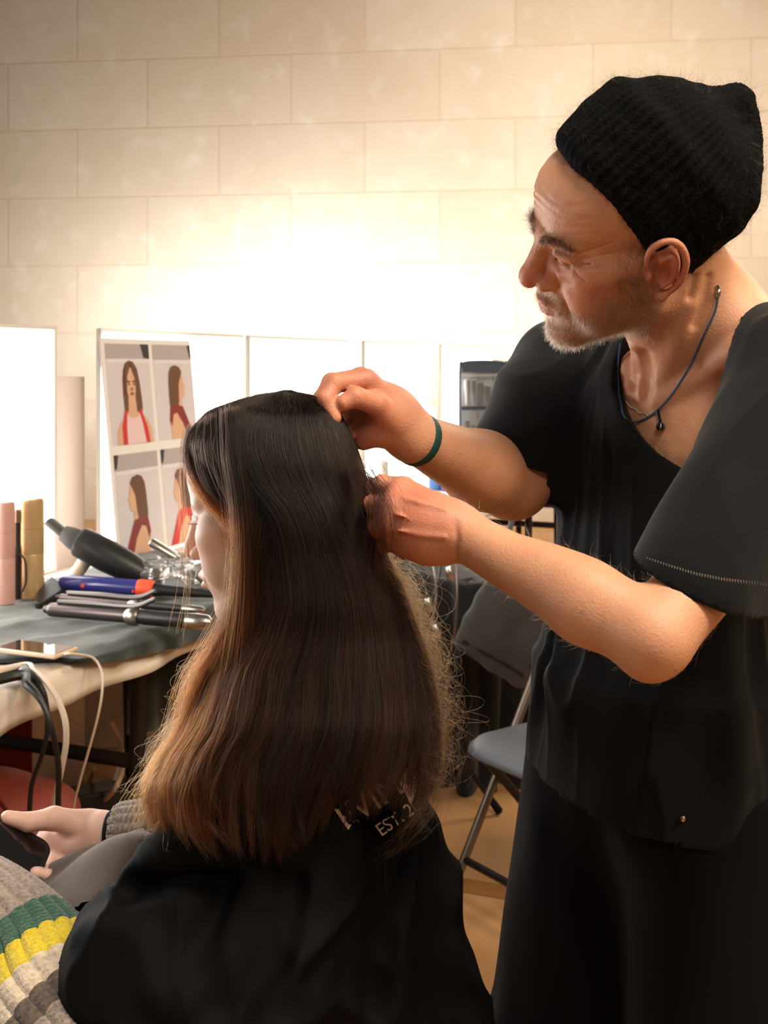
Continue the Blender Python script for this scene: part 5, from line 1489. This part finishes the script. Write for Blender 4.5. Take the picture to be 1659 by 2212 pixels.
G = np.array([hair_pt(ths, y+0*ths, .006) for y in ys])
G += .003*vnoise(G.reshape(-1,3)*np.array([60,60,4.])).reshape(G.shape[:2])[..., None]*np.array([1,.6,0])
mb = MB(); mb.grid(np.concatenate([G, G[:, :1]], 1)); 
M['hair_core'] = mat('hair_core', srgb(14,9,6), rough=.6, spec=.3, noise=.4, nscale=90, stretch=(1,1,.05))
n_ = len(mb.V); mb.F.append([k for k in range(96)][::-1]); mb.M.append(0)
base = (len(ys)-1)*97; mb.F.append([base+k for k in range(96)]); mb.M.append(0)
wo_hair = mb.build('hair', M['hair_core'], woman, label='very long dark brown hair turning coppery at the ends')

rh = np.random.default_rng(21)
def main_strands(n, k, th_lo, th_hi, seed, y_end_lo, y_end_hi, top_lo, top_hi, inset, wav, lock=1):
    rg = np.random.default_rng(seed)
    th0 = rg.uniform(th_lo, th_hi, n)
    locks = 150
    lid = np.clip(np.floor((th0+rg.normal(0,.022,n)-th_lo)/(th_hi-th_lo)*locks).astype(int), 0, locks-1)
    lr = np.random.default_rng(seed+1)
    lph, lfr, lamp, lend, lpull = lr.uniform(0,6.28,locks+1), lr.uniform(.6,1.5,locks+1), lr.uniform(.3,1.3,locks+1), lr.uniform(0,1,locks+1), lr.uniform(-.5,.5,locks+1)
    cth = th_lo + (lid+.5+lpull[lid]*.6)/locks*(th_hi-th_lo)
    y0 = rg.uniform(top_lo, top_hi, n); 
    y1 = y_end_lo + (y_end_hi-y_end_lo)*np.clip(.72*lend[lid]**.8+.28*rg.random(n), 0, 1)
    y1 = y1 - 105*sstep(.15,.75,np.cos(th0)) - 40*sstep(.3,.9,-np.cos(th0))
    t = np.linspace(0, 1, k)[None, :]
    y = y0[:, None]*(1-t)+y1[:, None]*t
    g = sstep(1150, 1750, y)                       # gathers into locks lower down
    pk = (.50+.40*lend[lid][:, None])*lock
    th = th0[:, None]*(1-pk*g) + cth[:, None]*(pk*g)
    g2 = .65*lock*sstep(.82,1,t); th = th*(1-g2)+cth[:, None]*g2
    th = th + wav*lamp[lid][:, None]*g*(1+1.2*sstep(1640,1840,y))*np.sin(lph[lid][:, None]+y*.011*lfr[lid][:, None]*1.2) + .012*np.sin(rg.uniform(0,6.28,(n,1))+y*.02)*(.3+g)
    ins = inset*rg.random((n,1)) + .004*g*np.sin(lph[lid][:, None]*2+y*.009)
    p = hair_pt(th.ravel(), y.ravel(), np.broadcast_to(ins, y.shape).ravel()).reshape(n, k, 3)
    p += rg.normal(0, .0010, (n,1,3))*(.3+g[..., None]) + np.cumsum(rg.normal(0,.0004,(n,k,3)), axis=1)*g[..., None]
    return p, lid
A_, lidA = main_strands(11500, 26, -.35, math.pi+.25, 31, 1625, 1885, 843, 905, .006, .05)
loose, _ = main_strands(2600, 24, -.30, math.pi+.2, 37, 1600, 1850, 843, 905, .0, .03, 0)
Bk, _ = main_strands(2500, 20, math.pi+.2, 2*math.pi-.3, 41, 1720, 1850, 843, 905, .006, .05)
allp = A_
M['hair'] = hair_mat('long_brown_hair', srgb(14,8,6), srgb(30,16,9), .6, .28, start=.35)
M['hair_copper_lit'] = hair_mat('lit_copper_hair', srgb(20,12,8), srgb(96,44,12), .5, .36, start=.30)  # ombre ends, plus mirror light on the face side put into the colour
_c = hair_pt(np.full(len(A_), 2.0), np.full(len(A_), 1500.))[:, 0]
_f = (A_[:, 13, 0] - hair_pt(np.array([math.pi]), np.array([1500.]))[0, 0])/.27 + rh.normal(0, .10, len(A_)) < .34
tone = np.random.default_rng(9).integers(0, 3, 200)[lidA]
M['hair_dark'] = hair_mat('dark_brown_hair', srgb(9,6,5), srgb(18,10,6), .5, .28, start=.35)
M['hair_light'] = hair_mat('mid_brown_hair', srgb(17,10,7), srgb(44,23,12), .5, .26, start=.25)
for tn, mt_ in ((0, 'hair'), (1, 'hair_dark'), (2, 'hair_light')):
    sel = (~_f) & (tone == tn); strands('hair_strands', A_[sel], np.full(sel.sum(), .00021), M[mt_], wo_hair)
strands('loose_strands', loose, np.full(len(loose), .00016), M['hair_light'], wo_hair)
strands('lit_copper_strands', A_[_f], np.full(_f.sum(), .00020), M['hair_copper_lit'], wo_hair, 'copper brown outer hair, coloured lighter on the lit face side')
strands('back_strands', Bk, np.full(len(Bk), .00022), M['hair'], wo_hair)
# frizz along the right outline and loose hairs along the left
def frizz(n, seed, side):
    rg = np.random.default_rng(seed); k = 14
    if side > 0:
        y0 = rg.uniform(1180, 1690, n); th = rg.uniform(-.7, .55, n)
    else:
        y0 = rg.uniform(1330, 1780, n); th = rg.uniform(math.pi-.5, math.pi+.5, n)
    L0 = (60+rg.gamma(2, 38, n))*(1 if side > 0 else 1.2)
    t = np.linspace(0, 1, k)[None, :]
    y = y0[:, None]+L0[:, None]*t*rg.uniform(.45,1,(n,1))
    p = hair_pt(np.repeat(th, k), y.ravel(), np.full(n*k, .002)).reshape(n, k, 3)
    out = np.abs(rg.normal(0, .016 if side > 0 else .012, (n,1)))*np.sin(np.pi*t*rg.uniform(.5,1.2,(n,1)))
    ph, fr, am = rg.uniform(0,6.28,(n,1)), rg.uniform(3,9,(n,1)), rg.uniform(.001,.005,(n,1))
    p[..., 0] += side*out*(1.0) + am*np.sin(ph+fr*t)
    p[..., 2] += am*np.cos(ph+fr*t)*1.3
    p[..., 1] += rg.normal(0,.012,(n,1))*t
    return p
fr = np.concatenate([frizz(1500, 51, 1), frizz(420, 52, -1)[:, :, :]])
M['frizz'] = hair_mat('frizzy_hair', srgb(70,46,28), srgb(120,82,46), .3, .3)
strands('frizz', fr, np.full(len(fr), .00011), M['frizz'], wo_hair)
# strands lying over the temple, in front of the face and loose hairs at the brow
def px_strand(ctrl, n, spread, seed, k=18):
    rg = np.random.default_rng(seed)
    c = crom(np.array([P(*q) for q in ctrl]), 8); s = np.linspace(0, len(c)-1, k); ci = np.floor(s).astype(int); f = (s-ci)[:, None]; c = c[ci]*(1-f)+c[np.minimum(ci+1, len(c)-1)]*f
    t = np.linspace(0, 1, k)[None, :, None]
    o_ = rg.normal(0, spread, (n,1,3))*np.array([1,.5,.5]); o2 = rg.normal(0, spread*1.6, (n,1,3))
    w_ = rg.normal(0,1,(n,1,3))*.001*np.sin(t*rg.uniform(3,9,(n,1,1))+rg.uniform(0,6,(n,1,1)))
    return c[None]+o_+o2*t*t+w_
tp = [px_strand([(452,905,1.215),(440,985,1.195),(464,1060,1.178),(516,1120,1.168),(532,1200,1.166),(528,1300,1.165),(506,1400,1.16),(452,1500,1.155)], 220, .0040, 61),
      px_strand([(470,900,1.205),(470,980,1.182),(496,1055,1.168),(528,1120,1.160),(540,1220,1.160),(530,1330,1.158),(490,1460,1.15)], 380, .0050, 62),
      px_strand([(420,925,1.23),(412,990,1.21),(440,1060,1.190),(486,1118,1.178),(512,1145,1.172),(535,1165,1.17)], 300, .0045, 63),
      px_strand([(500,890,1.19),(505,980,1.165),(520,1080,1.155),(526,1200,1.152),(520,1350,1.15),(500,1520,1.14)], 500, .006, 64),
      px_strand([(405,945,1.28),(396,985,1.275),(393,1040,1.27),(398,1110,1.262),(404,1200,1.25),(398,1290,1.25),(384,1370,1.25)], 9, .003, 65),
      px_strand([(402,960,1.27),(388,1000,1.28),(386,1060,1.28),(392,1130,1.28)], 5, .004, 66),
      px_strand([(552,1120,1.16),(540,1200,1.155),(508,1330,1.155),(425,1480,1.15),(398,1600,1.145),(350,1700,1.14),(330,1770,1.14)], 380, .008, 67),
      px_strand([(600,960,1.19),(606,1180,1.165),(602,1300,1.148),(575,1450,1.122),(545,1560,1.105),(480,1640,1.098),(440,1740,1.096),(405,1830,1.095)], 120, .0028, 68),
      px_strand([(716,980,1.19),(712,1200,1.165),(702,1400,1.135),(680,1560,1.112),(640,1660,1.095),(600,1750,1.09),(640,1830,1.09)], 100, .003, 69)]
tp = np.concatenate(tp)
strands('temple_strands', tp, np.full(len(tp), .00015), M['hair_copper_lit'], wo_hair)
# hair drawn over the near hand of the man
ov = np.concatenate([px_strand([(770,1010,1.17),(800,1040,1.155),(822,1075,1.128),(826,1130,1.118),(822,1190,1.12),(838,1260,1.135)], 90, .0080, 71),
                     px_strand([(780,1000,1.17),(806,1050,1.15),(836,1100,1.122),(842,1170,1.122),(850,1240,1.14)], 60, .008, 72)])
strands('drawn_strands', ov, np.full(len(ov), .00013), M['hair'], wo_hair)

# ---- cape over body and chair back
CP = SDF((-.66,.80,.28), (.36,1.80,1.10), .006)
CP.cone(wsN, wsF, .058, .062)
CP.ell(chest, (.165,.115,.19), WR3, k=.05)
CP.cone(LW(wo_F, wo_O, (0,-.045,-.17)), chest+up*.07, .056, .08, k=.04)
CP.cone(wsN, P(250,2130,1.09), .056, .050, k=.035)
CP.cone(wsF, weR+np.array([.02,.0,.01]), .066, .056, k=.04)
CP.cone(P(250,2130,1.09), P(185,2190,1.09), .050, .042, k=.03)
CP.ell(WW(.05,0,.62), (.22,.19,.22), WR3, k=.08)
CP.cone(WW(.1,-.12,.60), WW(.36,-.11,.57), .11, .11, k=.06); CP.cone(WW(.1,.10,.60), WW(.30,.10,.58), .11, .11, k=.06)
# over the chair back, flaring downwards
for (xa, ya, da), (xb, yb, db), r_ in (((700,1830,1.14),(908,1790,1.36),.020), ((660,1960,1.12),(938,1930,1.36),.026), ((600,2100,1.09),(968,2080,1.35),.030), ((480,2250,1.06),(1003,2230,1.34),.034), ((300,2420,1.05),(1040,2400,1.32),.04), ((240,2600,1.05),(1075,2600,1.30),.05)):
    CP.cone(P(xa,ya,da), P(xb,yb,db), r_, r_, k=.06)
for a_, b_ in (((908,1790,1.36),(938,1930,1.36)),((938,1930,1.36),(968,2080,1.35)),((968,2080,1.35),(1003,2230,1.34)),((1003,2230,1.34),(1040,2400,1.32)),((1040,2400,1.32),(1075,2600,1.30))):
    CP.cone(P(*a_), P(*b_), .020, .022, k=.03)
for a_, b_, r_ in (((700,1830,1.14),(560,2250,1.06),.035), ((330,2120,1.10),(360,2500,1.06),.07), ((800,1810,1.22),(800,2300,1.18),.03)):
    CP.cone(P(*a_), P(*b_), r_, r_, k=.06)
def cp_at(x, y, deep=.004):
    ds = np.arange(.85, 1.7, .001); pw = np.array([P(x, y, d) for d in ds]); ix = np.round((pw-CP.lo)/CP.vox).astype(int)
    ok = np.all((ix >= 0) & (ix < CP.n), axis=1); v = np.full(len(ds), 9.); v[ok] = CP.d[tuple(ix[ok].T)]
    return P(x, y, ds[np.argmax(v < 0)]+deep)
for ch_, r_, sb_ in (([(912,1795),(800,1925),(680,2050),(560,2150)], .011, 0), ([(900,1830),(790,1985),(690,2110)], .008, 1), ([(922,1810),(880,2000),(862,2190)], .010, 0), ([(905,1850),(840,2010),(800,2190)], .008, 1),
                     ([(285,1890),(380,1855),(480,1850)], .008, 0), ([(290,1920),(400,1895),(500,1900)], .008, 1), ([(560,1900),(500,2050),(380,2180)], .011, 0), ([(620,1920),(590,2060),(520,2190)], .010, 1), ([(180,2020),(240,2000),(300,2040),(330,2140)], .009, 0)):
    CP.chain([cp_at(*q) for q in ch_], r_, k=.022, sub=bool(sb_), res=4)
CP.cut((0,0,.34), -up)
V, F = CP.mesh(1)
N_ = vnormals(V, F)
wv = np.sin(V[:,0]*34+V[:,2]*16+3*vnoise(V*5))*.5
rg1 = 1-np.abs(vnoise(V*np.array([7,7,4.])+V[:, [2]]*2)); rg2 = 1-np.abs(vnoise(V*np.array([13,13,6.])+9+V[:, [0]]*4))
V = V + N_*(.014*(rg1**4-.3)+.008*(rg2**4-.3)+.006*wv*sstep(1.0,.8,V[:,2]) + .007*vnoise(V*np.array([10,10,6.])) + .003*vnoise(V*np.array([26,26,18.])))[:, None]
M['cape'] = mat('black_nylon', srgb(10,9,10), rough=.75, spec=.08, bump=.15, bscale=60)
cape = obj('cape', V, F, M['cape'], woman, label='black hairdressing cape with white lettering at the back')
cape_bvh = BVHTree.FromPolygons([Vector(v) for v in V.tolist()], F.tolist())
# lettering
def lettering(txt, size, p0, p1, name):
    cu = bpy.data.curves.new(name, 'FONT'); cu.body = txt; cu.size = 1.0; cu.extrude = 0
    to = bpy.data.objects.new(name, cu); C.objects.link(to)
    bpy.context.view_layer.update()
    me = to.to_mesh(); vs = np.array([v.co[:] for v in me.vertices]); fs = [list(p.vertices) for p in me.polygons]; to.to_mesh_clear()
    C.objects.unlink(to); bpy.data.objects.remove(to); bpy.data.curves.remove(cu)
    w = vs[:,0].max()-vs[:,0].min(); x0 = vs[:,0].min()
    p0, p1 = np.array(p0, float), np.array(p1, float); dd = p1-p0; L_ = np.linalg.norm(dd); dd /= L_; nn = np.array([dd[1], -dd[0]])
    out = []
    for v in vs:
        q = p0 + dd*((v[0]-x0)/w*L_) + nn*(v[1]*size)
        out.append(on_front(q, .0015, (cape_bvh,), 1.12))
    o = obj(name, np.array(out), fs, M['print_white'], cape, smooth=False)
    so = o.modifiers.new('thick', 'SOLIDIFY'); so.thickness = .0004
    return o
M['print_white'] = mat('white_print', srgb(224,200,180), rough=.7)
lettering('EVIN', 78, (752,1792), (872,1712), 'lettering')
lettering('EST. 20', 40, (826,1806), (912,1746), 'lettering')['label'] = 'small white lettering below the larger word'
mb = MB(); c = on_front((700,1722), .004, (cape_bvh,), 1.1); mb.lathe(c, [0,-1,0], [(-.003,.005),(.001,.006),(.003,.004)], 14); mb.build('snap', M['steel'], cape)

# ---- knitted sleeves
def knit_tube(name, axis, radii, stripes, mt, parent, ribs, nu=132, nv=150, amp=.0022, label=None):
    pts, rr_ = crom(axis, 40, np.array(radii)); s = np.linspace(0, len(pts)-1, nv); i0 = np.clip(np.floor(s).astype(int), 0, len(pts)-2); f = (s-i0)[:, None]
    pts2 = pts[i0]*(1-f)+pts[i0+1]*f; r2 = rr_[i0]*(1-f[:,0])+rr_[i0+1]*f[:,0]
    T_ = np.gradient(pts2, axis=0); T_ /= np.linalg.norm(T_, axis=1)[:, None]
    G = []
    for i in range(nv):
        u = norm(np.cross(T_[i], up)); w = np.cross(T_[i], u); row = []
        for k in range(nu):
            a = 2*math.pi*k/nu
            e = amp*math.copysign(abs(math.sin(a*ribs/2))**.6, 1)+.0006*math.sin(i*1.9+k)
            row.append(pts2[i]+(u*math.cos(a)+w*math.sin(a))*(r2[i]+e))
        row.append(row[0]); G.append(row)
    mb = MB(); mb.grid(np.array(G))
    mi = []
    for i in range(nv-1):
        t = i/(nv-1); m_ = 0
        for lim, idx in stripes:
            if t >= lim: m_ = idx
        mi += [m_]*nu
    mb.M = mi
    o = mb.build(name, mt, parent, auto=180, label=label)
    so = o.modifiers.new('thick', 'SOLIDIFY'); so.thickness = .003; so.offset = -1
    return o
KM = [mat('wool_grey', srgb(150,136,128), rough=.95, sheen=.4, bump=1, bscale=420, noise=.35, nscale=240), mat('wool_green', srgb(42,88,72), rough=.95, sheen=.4, bump=1, bscale=420, noise=.3, nscale=240),
      mat('wool_yellow', srgb(216,192,24), rough=.95, sheen=.3, bump=1, bscale=420, noise=.2, nscale=240), mat('wool_cream', srgb(206,190,166), rough=.95, sheen=.4, bump=1, bscale=300, noise=.3, nscale=160),
      mat('wool_brown', srgb(92,80,72), rough=.95, sheen=.4, bump=1, bscale=300, noise=.4, nscale=160)]
ax_ = [P(-90,1930,1.22), P(-5,2000,1.19), P(75,2100,1.15), P(130,2200,1.10), P(210,2300,1.06)]
knit_tube('sweater_sleeve', ax_, [.044,.052,.060,.064,.062], [(0,0),(.365,1),(.515,2),(.665,3),(.765,4),(.85,0)], KM, woman, 22, amp=.0042, label='ribbed sleeve striped grey, green, yellow and cream')
knit_tube('sweater_cuff', [P(252,1800,1.372), P(268,1799,1.371), P(330,1795,1.366), P(380,1790,1.36)], [.028,.031,.033,.036], [(0,0)], [KM[0]], woman, 18, 72, 60, .003, label='grey ribbed cuff at the wrist of the phone hand')
mb = MB(); d_ = norm(P(300,1797,1.369)-P(243,1800,1.372)); mb.lathe(P(236,1801,1.3725), d_, [(0,.0262),(.002,.0275),(.012,.028),(.016,.027)], 28); mb.build('inner_cuff', M['matte_black'], woman, label='black inner cuff')
# taupe trousers
TR = SDF((-.98,1.0,.02), (.22,2.0,.78), .009)
for s in (-1, 1):
    kn = WW(.46, s*.10, .56); an = WW(.44, s*.10, .05)
    TR.cone(WW(.05, s*.09, .58), kn, .105, .085, k=.04); TR.cone(kn, an, .085, .07, k=.03)
V, F = TR.mesh(1); N_ = vnormals(V, F); V = V+N_*(.006*vnoise(V*12))[:, None]
M['taupe'] = mat('taupe_twill', srgb(88,74,65), rough=.85, sheen=.25, bump=.3, bscale=420)
obj('trousers', V, F, M['taupe'], woman)
# coat held in the lap
mbp = [P(118,1870,1.36), P(205,1842,1.34), P(290,1838,1.32)]
CT = SDF(P(60,2140,1.30)-.10, P(340,1800,1.28)+.16, .006)
CT.chain([P(60,1950,1.37), P(130,1920,1.36), P(215,1892,1.34), P(300,1868,1.31)], [.030,.034,.036,.04], k=.02, res=3)
CT.chain([P(150,2000,1.30), P(190,1930,1.30), P(235,1888,1.29), P(300,1868,1.27)], [.026,.028,.030,.035], k=.012, res=3)
CT.chain([P(90,1990,1.33), P(180,1985,1.31), P(280,1950,1.27)], [.05,.055,.06], k=.03)
CT.chain([P(130,2090,1.28), P(250,2050,1.24)], [.07,.08], k=.04)
CT.chain([P(92,1940,1.325), P(150,1902,1.32), P(205,1884,1.31)], .008, k=.012, sub=True)
CT.chain([P(110,1970,1.30), P(165,1965,1.288), P(225,1900,1.272)], .008, k=.014, sub=True)
V, F = CT.mesh(1); N_ = vnormals(V, F); V = V+N_*(.004*vnoise(V*22))[:, None]
o = obj('coat', V, F, M['taupe']); tag(o, 'taupe cloth garment bunched in the lap behind the striped sleeve', 'garment')

# ---- phone in her hand
c1, c2, c3 = P(0,1776,1.352), P(104,1834,1.365), P(36,1888,1.310)
e1 = norm(c1-c2); e2 = c3-c2; e2 = norm(e2-e1*(e2 @ e1)); e3 = np.cross(e1, e2)
if e3[2] < 0: e3 = -e3
pc = c2 + e1*.075 + e2*.036
def slab(w, h, rad, z0, z1, n=6):
    pts = []
    for sx, sy, a0 in ((1,1,0),(-1,1,90),(-1,-1,180),(1,-1,270)):
        for k in range(n+1):
            a = math.radians(a0+90*k/n); pts.append(((w/2-rad)*sx+rad*math.cos(a), (h/2-rad)*sy+rad*math.sin(a)))
    lo = [pc+e1*x+e2*y+e3*z0 for x, y in pts]; hi = [pc+e1*x+e2*y+e3*z1 for x, y in pts]; n_ = len(pts)
    F_ = [list(range(n_)), list(range(n_, 2*n_))[::-1]] + [[i, (i+1)%n_, (i+1)%n_+n_, i+n_] for i in range(n_)]
    if np.dot(np.cross(e1, e2), e3) > 0: F_ = [f[::-1] for f in F_]
    return lo+hi, F_
t = thing('hand_phone', 'black phone with dark screen held in the hand of the seated woman', 'phone', pc)
mb = MB(); mb.add(*slab(.152,.078,.013,-.006,.0045)); mb.build('case', M['phone_case'], t, smooth=False, bev=.002)
mb = MB(); mb.add(*slab(.144,.070,.010,.0030,.0048)); mb.build('screen', M['screen'], t, smooth=False)
# ---- her chair under the cape
wch = folding_chair((hip[0]-.145, hip[1]+.035, 0), wF, 'folding chair hidden under the black cape of the seated woman')
wch.scale = (.92, .92, .92)
# ---------------------------------------------------------------- light
def area(name, loc, target, size, power, col=(1,1,1), size_y=None, spread=None):
    l = bpy.data.lights.new(name, 'AREA'); l.energy = power; l.color = col
    l.shape = 'RECTANGLE' if size_y else 'SQUARE'; l.size = size
    if size_y: l.size_y = size_y
    if spread: l.spread = math.radians(spread)
    o = bpy.data.objects.new(name, l); C.objects.link(o)
    o.location = Vector([float(x) for x in loc])
    o.rotation_euler = (Vector([float(x) for x in target])-o.location).to_track_quat('-Z', 'Y').to_euler()
    return o
# added unseen lights near the block wall wash it from below; source assumed
LX = (40, 330, 610, 740)
for k, e in enumerate((14, 24, 30, 15)):
    a = P(LX[k], 740, 8.3)
    area('assumed_wall_light', a, a+np.array([.1,1,.18]), 1.0, e, (.93,.96,1), .5)
area('assumed_wall_light', P(1215, 740, 8.0), P(1225, 600, 9.3), .7, 24, (.95,.97,1), .5)
# warm ceiling lamps of the hall, out of view and assumed
area('assumed_ceiling_lamp', (.55, .45, 3.0), (.25, 1.2, 1.3), .7, 46, (1,.88,.74))
area('assumed_ceiling_lamp', (.2, -1.3, 3.1), (.3, 1.2, 1.4), .8, 21, (1,.86,.70))  # weak front fill, added
area('assumed_ceiling_lamp', (2.2, .1, 3.2), (.5, 1.3, 1.2), .8, 80, (1,.76,.50))
area('assumed_ceiling_lamp', (3.2, 5.2, 4.2), (1.2, 5.5, 0), 1.4, 120, (1,.84,.66))
area('assumed_ceiling_lamp', (1.6, 6.3, 4.4), (1.6, 8.6, 2), 1.8, 95, (1,.92,.82))
# added fill light, unseen, where the row's next mirror would stand; brightens her face
area('mirror_fill', (-1.50, 1.80, 1.22), (-.2, 1.25, 1.10), .8, 19, (1,.97,.93), .6)
w = bpy.data.worlds.new('hall'); SC.world = w; w.use_nodes = True
w.node_tree.nodes['Background'].inputs[0].default_value = (1, .84, .68, 1)
w.node_tree.nodes['Background'].inputs[1].default_value = .12

# ---------------------------------------------------------------- camera
cd = bpy.data.cameras.new('camera'); cam = bpy.data.objects.new('camera', cd); C.objects.link(cam)
cam.location = (0, 0, CAMZ); cam.rotation_euler = (math.radians(90), 0, 0)
cd.sensor_fit = 'HORIZONTAL'; cd.sensor_width = 36; cd.lens = FPX/1659*36
cd.shift_x = 0; cd.shift_y = -(1106-HY)/1659
cd.clip_start = .05
cd.dof.use_dof = True; cd.dof.focus_distance = 1.24; cd.dof.aperture_fstop = 15.0
SC.camera = cam
SC.view_settings.view_transform = 'Standard'; SC.view_settings.look = 'None'; SC.view_settings.gamma = 1; SC.view_settings.use_curve_mapping = False
SC.view_settings.exposure = 0
cy = SC.cycles; cy.use_adaptive_sampling = True; cy.adaptive_threshold = .02
cy.max_bounces = 10; cy.diffuse_bounces = 3; cy.glossy_bounces = 3; cy.transmission_bounces = 6; cy.transparent_max_bounces = 8
cy.sample_clamp_indirect = 6; cy.caustics_reflective = False; cy.caustics_refractive = False
SC.cycles_curves.shape = 'RIBBONS'
